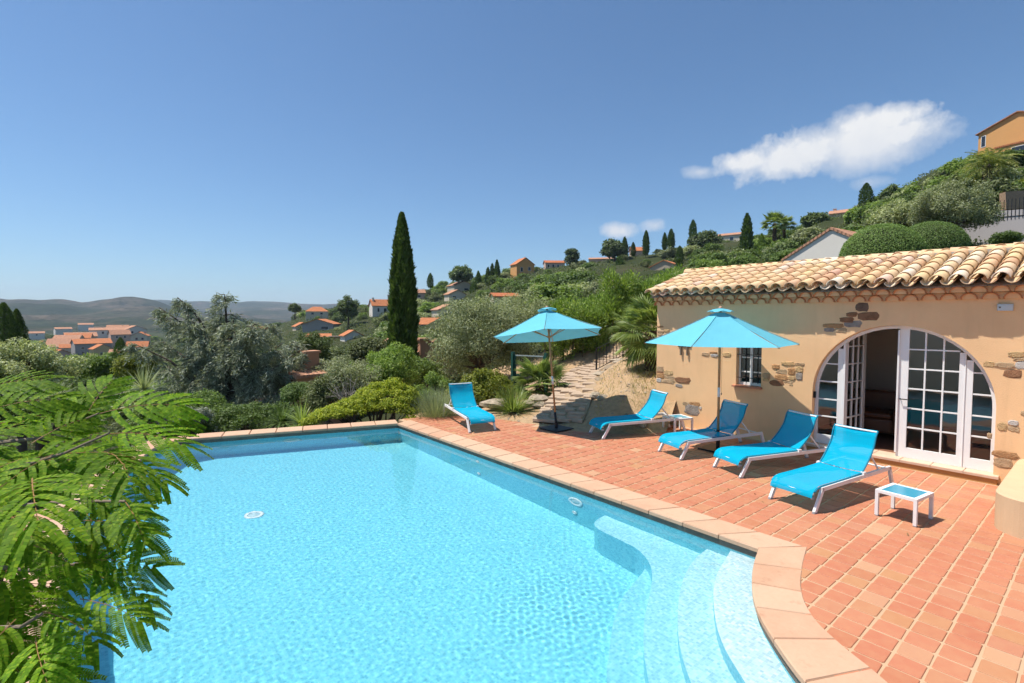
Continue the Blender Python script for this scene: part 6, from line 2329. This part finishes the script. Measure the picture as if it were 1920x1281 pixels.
bush('bush', 'dark hedge on the wall at the right edge above the roof', 'hedge', 1885, 447, 30, (2.0, .8, .35), L_DARK, 208, 50, (.2, .35), 9000, .08, .03, stem=False)


def pine(label, px, ytop, ybase, D, wpx, seed, n_=5200, mat=None, flat=.55):
    m = D / F_PX
    p = W(px, ybase, D)
    h = (ybase - ytop) * m; w_ = wpx * m / 2
    t = thing('umbrella_pine', label, 'pine', p)
    (v, f), c = bush_parts(seed, (w_, w_ * .9, max(w_ * flat, h * .45)), 46, (w_ * .22, w_ * .42), n_, w_ * .16, w_ * .05, -.8, .3, .4, .5)
    cz = h - max(w_ * flat, h * .45)
    put('crown', np_mesh('crown', v, f, mat or L_PINE), t, (0, 0, cz))
    mb = MB(); mb.tube([(0, 0, -2), (w_ * .05, 0, cz * .6), (0, 0, cz)], [w_ * .08, w_ * .06, w_ * .045], 7)
    limbs(mb, np.random.default_rng(seed), (0, 0, cz * .75), [tuple(q * .8 + np.array([0, 0, cz])) for q in c[:10]], w_ * .03)
    mb.build('trunk', M_BARK, t)


pine('round pine left of the tall cypress among the houses', 653, 551, 606, 165, 46, 301)
pine('dark pine on the left shoulder of the hill', 553, 567, 590, 190, 26, 302)
pine('round umbrella pine on the ridge right of the tall cypress', 865, 494, 538, 200, 50, 303)
pine('dark windswept pine on the ridge beside the long pink house', 1073, 463, 506, 195, 34, 304)
pine('broad domed pine on the skyline', 1152, 446, 492, 190, 60, 305)
pine('dark bushy pine on the skyline left of the long villa', 1322, 430, 478, 170, 66, 306)
pine('flat green tree crown on the skyline beside the pink roof', 1531, 397, 425, 120, 58, 307)
pine('dark pine on the skyline right of the stout cypress', 1674, 344, 394, 100, 50, 308)
pine('dark tree beside the long villa', 1410, 440, 480, 150, 44, 309, mat=L_DARK)
pine('green pine above the dome bushes', 1610, 388, 425, 95, 60, 310, mat=L_MID)
for i, (px, yt, yb, D, wp, lab, mt) in enumerate((
        (807, 512, 541, 205, 11, 'stout little cypress at the left end of the ridge', None), (897, 508, 548, 190, 10, 'first of the cypress group below the orange house', None), (915, 501, 550, 188, 9, 'second of the cypress group, in front', None),
        (923, 494, 545, 190, 8, 'slim cypress between the two tall ones on the ridge', None), (932, 487, 545, 188, 9, 'tallest of the cypress group left of the orange house', None), (888, 528, 560, 180, 14, 'broad dark cypress below the group', None),
        (1171, 444, 492, 188, 10, 'cypress growing in front of the domed pine', None), (1187, 454, 482, 195, 8, 'small cypress left of the orange roof on the skyline', None), (1211, 432, 480, 188, 10, 'tall cypress right of the orange roof on the skyline', None),
        (1258, 429, 470, 185, 12, 'blunt cypress on the skyline', None), (1299, 412, 452, 180, 12, 'stout cypress rising above the dark bushy pine', None), (1162, 480, 526, 160, 18, 'broad dark cypress before the low red roofed house', None),
        (1399, 400, 494, 105, 17, 'slender tall cypress right of the long villa', None), (1427, 438, 496, 100, 13, 'light green slim conifer right of the slender cypress', L_MID), (1274, 461, 502, 140, 14, 'cypress beside the stone house', None),
        (1623, 343, 392, 105, 21, 'stout blunt cypress high on the slope', None), (1246, 436, 470, 190, 8, 'tiny cypress on the skyline', None))):
    cypress(lab, px, yt, yb, D, 1800, None, 400 + i, wpx=wp, mat=mt, group='cypresses on the hillside')

# the many rounded trees and bushes that clothe the hillside
protos = []
for i, (mat, kind) in enumerate(((L_OLIVE, 0), (L_DARK, 1), (L_DARK, 1), (L_SCRUB, 0), (L_PINE, 1), (L_MID, 2), (L_OLIVE, 0), (L_SCRUB, 0))):
    (v, f), _ = bush_parts(600 + i, (1, .95, .78), 30, (.2, .38), 3600, .12, .036, -.5, .4, .35, .4)
    protos.append((np_mesh('hillside_tree', v, f, mat), kind))
LAB = (('olive_tree', 'rounded grey green olive tree, one of many covering the hillside', 'olive tree', 'olive trees covering the hillside'),
       ('evergreen_tree', 'rounded dark green tree, one of many on the hillside', 'tree', 'dark evergreen trees on the hillside'),
       ('green_bush', 'rounded fresh green bush, one of many on the hillside', 'bush', 'green bushes on the hillside'))
RK, RV = zip(*((-400, 330), (500, 330), (600, 300), (700, 265), (780, 250), (850, 240), (1000, 235), (1150, 205), (1300, 200), (1450, 155), (1550, 150), (1650, 122), (1750, 112), (1850, 108), (2050, 110)))
SKX = (560, 700, 780, 850, 950, 1050, 1150, 1250, 1350, 1450, 1550, 1650, 1700, 1750, 1800, 1850, 1900, 2030)
SKY_ = (585, 574, 548, 528, 512, 500, 478, 462, 452, 440, 408, 374, 354, 330, 304, 300, 296, 290)      # the ridge line in view
rs = random.Random(17)
cnt = [0, 0, 0]
tries = 0
while sum(cnt) < 728 and tries < 16000:
    tries += 1
    if rs.random() < .78:
        px = rs.uniform(560, 2030) if rs.random() < .6 else rs.uniform(560, 1180)
        Dm = float(np.interp(px, RK, RV)); D0 = 34 if px < 1300 else 48
        D = Dm * rs.uniform(.86, 1.03) if rs.random() < .3 else D0 * (Dm / D0) ** (rs.random() ** .75)
    else:
        px = rs.uniform(-150, 560) if rs.random() < .6 else rs.uniform(40, 290); D = 32 * (520 / 32) ** (rs.random() ** .7)
    r_ = rs.uniform(1.7, 3.9) * (.7 if D < 70 else 1) * (1.25 if px < 560 and D > 150 else 1)
    x, y = G(px, D); z = TZ(px, D) + r_ * .32
    X, Y, _ = PX((x, y, z)); rp = r_ * F_PX / D
    lim = float(np.interp(X, SKX, SKY_)) - 7 - 6 * math.sin(X * .13) * math.sin(X * .031)
    if px > 560 and Y - rp * .95 < lim:
        z -= (lim - (Y - rp * .95)) * D / F_PX; Y += lim - (Y - rp * .95)
    bad = False
    for (x0, y0, x1, y1, Dh) in KEEP:
        if D < Dh + 4 and X + rp * .95 > x0 and X - rp * .95 < x1 and Y - rp * .8 < y1 and Y + rp * .6 > y0 and D > 30:
            bad = True; break
        if abs(D - Dh) < 6 and x0 - 4 < X < x1 + 4: bad = True; break
    if bad: continue
    k = rs.randrange(len(protos)); me, kind = protos[k]
    if cnt[kind] >= (299, 299, 130)[kind]: continue
    cnt[kind] += 1
    nm, lab, cat, grp = LAB[kind]
    o = put(nm, me, None, (x, y, z), (0, 0, rs.uniform(0, 6.28)), (r_ * rs.uniform(.9, 1.25), r_ * rs.uniform(.9, 1.25), r_ * rs.uniform(.8, 1.2)))
    tag(o, lab, cat, grp)

for i, (px, py, D, r_) in enumerate(((84, 664, 190, 3.0), (100, 672, 170, 3.2), (118, 668, 185, 2.8), (140, 660, 215, 3.2), (148, 674, 175, 3.0), (168, 671, 190, 3.2), (190, 678, 170, 3.0), (208, 668, 200, 2.6), (222, 648, 250, 3.0), (236, 676, 175, 3.2), (254, 666, 190, 3.0), (272, 658, 210, 3.4), (172, 637, 270, 3.0), (196, 634, 275, 3.2), (90, 632, 300, 3.4), (70, 648, 260, 3.6), (262, 640, 245, 3.2), (118, 646, 245, 2.2))):
    me, kind = protos[(i * 3) % 8]
    if cnt[kind] >= 299: continue
    cnt[kind] += 1
    nm, lab, cat, grp = LAB[kind]
    tag(put(nm, me, None, W(px, py, D), (0, 0, i * 1.3), (r_ * 1.15, r_, r_)), *({0: ('grey green tree among the roofs of the town', 'tree', 'trees among the town roofs'), 1: ('dark tree among the roofs of the town', 'tree', 'trees among the town roofs'), 2: ('fresh green tree among the roofs of the town', 'tree', 'trees among the town roofs')}[kind]))

# low scrub carpeting the slopes
rg = np.random.default_rng(23)
Pn, Sz = [], []
for i in range(11000):
    if rg.random() < .72:
        px = rg.uniform(560, 2050) if rg.random() < .6 else rg.uniform(560, 1150); Dm = float(np.interp(px, RK, RV)) * 1.05; D0 = 26 if px < 1300 else 40
        D = D0 * (Dm / D0) ** rg.random()
    else:
        px = rg.uniform(-200, 600); D = 22 * (600 / 22) ** rg.random()
    x, y = G(px, D); s = rg.uniform(.35, .8) * (.6 + min(1.4, D / 130))
    n_ = 12
    q = unit(rg.normal(size=(n_, 3))); q[:, 2] = np.abs(q[:, 2]) * .7
    Pn.append(np.array([x, y, TZ(px, D)]) + q * s); Sz.append(np.full(n_, s * .42))
P = np.concatenate(Pn); S = np.concatenate(Sz)
v, f = leaf_faces(P, unit(rg.normal(size=P.shape) + np.array([0, 0, .8])), S, S * .3, rg)
tag(put('hillside_scrub', np_mesh('hillside_scrub', v, f, L_SCRUB)), 'low scrub carpeting the slopes', 'scrub', kind='stuff')

# ================================================================== MIMOSA IN THE FOREGROUND
def mimosa_leaf(seed, L_=.30, pairs=9, pl=.15):
    """twice-feathered leaf: a curved rachis, pairs of pinnae, each pinna a comb of leaflets. Two meshes: green and stalk"""
    rg = random.Random(seed)
    Vg, Fg, st = [], [], MB()

    def rach(u):
        return Vector((L_ * (.12 + .88 * u) * (1 - .06 * u), 0, L_ * (.10 * u - .30 * u * u)))
    st.tube([(0, 0, -.004), rach(0), rach(.33), rach(.66), rach(1)], [.0022, .0019, .0016, .0012, .0008], 5)
    for i in range(pairs):
        u = (i + .4) / pairs
        p0 = rach(u); tdir = (rach(min(1, u + .05)) - rach(u - .01)).normalized()
        plen = pl * (.62 + .38 * math.sin(PI * (.12 + .8 * u))) * rg.uniform(.9, 1.08)
        for s in (-1, 1):
            ang = R(74 - 42 * u + rg.uniform(-6, 6))
            d0 = (tdir * math.cos(ang) + Vector((0, s, 0)) * math.sin(ang)).normalized()
            droop = rg.uniform(.12, .34)
            nl = 19
            lift = rg.uniform(-.05, .14)
            pts = []
            for k in range(nl + 1):
                v = k / nl
                bend = d0 + tdir * .35 * v
                pts.append(p0 + bend.normalized() * plen * v + Vector((0, 0, plen * (lift * v - droop * v * v))))
            st.tube([pts[0], pts[nl // 2], pts[-1]], [.0011, .0008, .0004], 3, False)
            nrm0 = Vector((0, 0, 1))
            for k in range(1, nl + 1):
                q = pts[k]; t_ = (pts[k] - pts[k - 1]).normalized()
                sd = t_.cross(nrm0).normalized()
                up_ = sd.cross(t_).normalized()
                ll = .0135 * (math.sin(PI * min(1, .18 + .78 * k / nl)) * .45 + .6)
                for w_ in (-1, 1):
                    d = (sd * w_ * .93 + t_ * .36 + up_ * rg.uniform(.0, .22)).normalized()
                    wv = t_ * .0046
                    a = q + t_ * .0005
                    e = a + d * ll
                    b = len(Vg)
                    Vg.extend((a - wv * .8, a + wv * .8, e + wv * .75, e - wv)); Fg.append((b, b + 1, b + 2, b + 3))
    return Vg, Fg, st


M_STALK = plain('reddish leaf stalk', (.30, .16, .05), .6, .3, 30)
MIML = []
for s in range(5):
    vg, fg, st = mimosa_leaf(s, .30 + .02 * (s % 3), 7 + s % 2, .15 + .014 * (s % 2))
    nv = len(vg)
    V_ = np.array([tuple(p) for p in vg] + st.v)
    q4 = np.array(fg); 
    sq = [tuple(i + nv for i in f) for f in st.f]
    me = bpy.data.meshes.new('leaf')
    me.from_pydata([tuple(p) for p in V_], [], [tuple(f) for f in fg] + sq)
    me.materials.append(L_MIM); me.materials.append(M_STALK)
    me.polygons.foreach_set('material_index', [0] * len(fg) + [1] * len(sq))
    me.update()
    MIML.append(me)

tx, ty = G(-520, 1.95)
mim = thing('mimosa_tree', 'feathery green mimosa tree hanging in from the left over the pool', 'tree', (tx, ty, -1.3))


def m_leaf(base, tip=None, dirv=None, s=1.0, roll=0.0, seed=0):
    base = Vector(base)
    d = (Vector(tip) - base) if tip is not None else Vector(dirv)
    if tip is not None: s = s * max(.68, min(1.15, d.length / .34))
    d.normalize()
    d = (d + Vector((0, 0, .12))).normalized()
    want = Vector((0, 0, .75)) + (Vector((0, 0, HC)) - base).normalized() * .55
    z = (want - d * want.dot(d)).normalized()
    y = z.cross(d)
    if roll:
        c, s_ = math.cos(roll), math.sin(roll); y, z = y * c + z * s_, z * c - y * s_
    M3 = Matrix((d, y, z)).transposed()
    o = put('leaf', MIML[seed % len(MIML)], mim, base - mim.location, tuple(M3.to_euler()), s)
    return o


rs = random.Random(12)
shaped = [((150, 800, 1.95), (222, 690, 2.15)), ((120, 830, 1.9), (190, 735, 2.1)), ((185, 775, 1.9), (350, 758, 2.0)), ((205, 812, 1.8), (372, 832, 1.85)), ((190, 846, 1.6), (262, 892, 1.42)), ((225, 850, 1.6), (318, 905, 1.55)),
          ((-40, 735, 1.9), (85, 705, 1.95)), ((-30, 770, 1.8), (95, 752, 1.9)), ((60, 895, 1.45), (64, 985, 1.2)), ((100, 850, 1.6), (20, 905, 1.5)), ((150, 975, 1.6), (285, 1000, 1.6)), ((160, 1050, 1.6), (292, 1066, 1.62)),
          ((165, 1075, 1.6), (262, 1115, 1.6)), ((150, 1122, 1.5), (270, 1165, 1.5)), ((80, 1145, 1.45), (170, 1190, 1.42)), ((66, 1195, 1.35), (78, 1281, 1.22)), ((60, 1085, 1.5), (135, 1075, 1.6)), ((110, 1000, 1.6), (215, 985, 1.7)),
          ((120, 900, 1.7), (215, 930, 1.65)), ((60, 830, 1.75), (150, 790, 1.9)), ((30, 1160, 1.4), (-30, 1230, 1.3)), ((235, 940, 1.62), (270, 1010, 1.5)), ((40, 860, 1.7), (-40, 900, 1.6)), ((130, 930, 1.65), (200, 1010, 1.6)),
          ((20, 800, 1.85), (120, 770, 1.95)), ((250, 800, 1.95), (350, 790, 2.05)), ((20, 1010, 1.5), (90, 1040, 1.5)), ((-20, 950, 1.45), (40, 985, 1.4))]
for i, (b, t_) in enumerate(shaped):
    m_leaf(W(*b), W(*t_), roll=rs.uniform(-.35, .35), seed=i)
YB, XB = (700, 740, 800, 850, 900, 950, 1000, 1050, 1100, 1150, 1200, 1290), (110, 165, 205, 225, 185, 175, 165, 165, 150, 120, 70, 30)
n_ = 0
while n_ < 66:
    py = rs.uniform(735, 1300); lim = float(np.interp(py, YB, XB)); px = rs.uniform(-190, lim) if rs.random() < .35 else rs.uniform(-190, lim * .5)
    if px > 120 and py > 1180: continue
    D = float(np.interp(py, (700, 900, 1281), (2.15, 1.75, 1.5))) + rs.uniform(-.1, .38)
    a = rs.uniform(-1.9, 1.9)
    side = _rt * math.cos(a) + _f0 * math.sin(a)
    d = side + Vector((0, 0, rs.uniform(-.75, .25)))
    m_leaf(W(px, py, D), dirv=d, s=rs.uniform(.65, 1.05), roll=rs.uniform(-.5, .5), seed=n_); n_ += 1
wood = MB()
o0 = Vector((0, 0, 0))
L0 = mim.location
fork = W(-330, 1000, 1.95) - L0
wood.tube([o0 + Vector((0, 0, -.3)), Vector((.03, -.05, 1.0)), fork], [.085, .065, .045], 9)
for pts in ([(-150, 940, 1.9), (20, 880, 1.85), (120, 850, 1.8), (205, 812, 1.8)], [(-150, 880, 1.95), (0, 830, 1.9), (90, 820, 1.9), (150, 790, 1.97), (185, 775, 1.9)], [(-180, 1040, 1.75), (-30, 1060, 1.65), (60, 1070, 1.58), (160, 1055, 1.6)],
            [(-200, 1120, 1.65), (-60, 1180, 1.5), (40, 1175, 1.42), (80, 1150, 1.45)], [(-160, 800, 2.0), (-60, 760, 1.95), (-30, 750, 1.9)], [(-120, 960, 1.8), (30, 950, 1.65), (130, 940, 1.64), (235, 940, 1.62)]):
    P = [fork] + [W(*q) - L0 for q in pts]
    P = smooth_line([tuple(p) for p in P], 1) if False else P
    wood.tube(P, [[.034, .013, .008, .005, .004, .003][min(i, 5)] for i in range(len(P))], 7)
wood.build('trunk', plain('smooth mimosa bark', (.22, .17, .12), .9, .3, 14, .5, 60), mim)

# a few dry leaves blown onto the tiles
rg = np.random.default_rng(99)
Pl = np.stack([rg.uniform(5.95, 9.8, 34), rg.uniform(1.2, 8.4, 34), np.full(34, .006)], 1)
Pl[:2] = [(6.75, 4.85, .006), (6.55, 4.7, .006)]
v, f = leaf_faces(Pl, unit(np.concatenate([rg.normal(size=(34, 2)), np.full((34, 1), .12)], 1)), .035 + .03 * rg.random(34), .009, rg, N=np.tile(np.array([0, 0, 1.]), (34, 1)))
tag(put('fallen_leaves', np_mesh('fallen_leaves', v, f, plain('dry brown leaf', (.20, .12, .05), .9))), 'few dry leaves lying on the terrace tiles', 'leaves', kind='stuff')

# ================================================================== THE AIR
def haze():
    t = Mt('thin summer haze')
    t.N.remove(t.b)
    v = t.n('ShaderNodeVolumePrincipled')
    v.inputs['Color'].default_value = (.66, .80, 1.0, 1)
    v.inputs['Density'].default_value = .00012
    v.inputs['Anisotropy'].default_value = .2
    t.L.new(v.outputs[0], t.out.inputs['Volume'])
    mb = MB(); mb.box(-7800, 7800, -3000, 8200, -140, 320)
    tag(mb.build('haze', t.m), 'thin bluish summer haze over the valley', 'haze', kind='stuff')


haze()
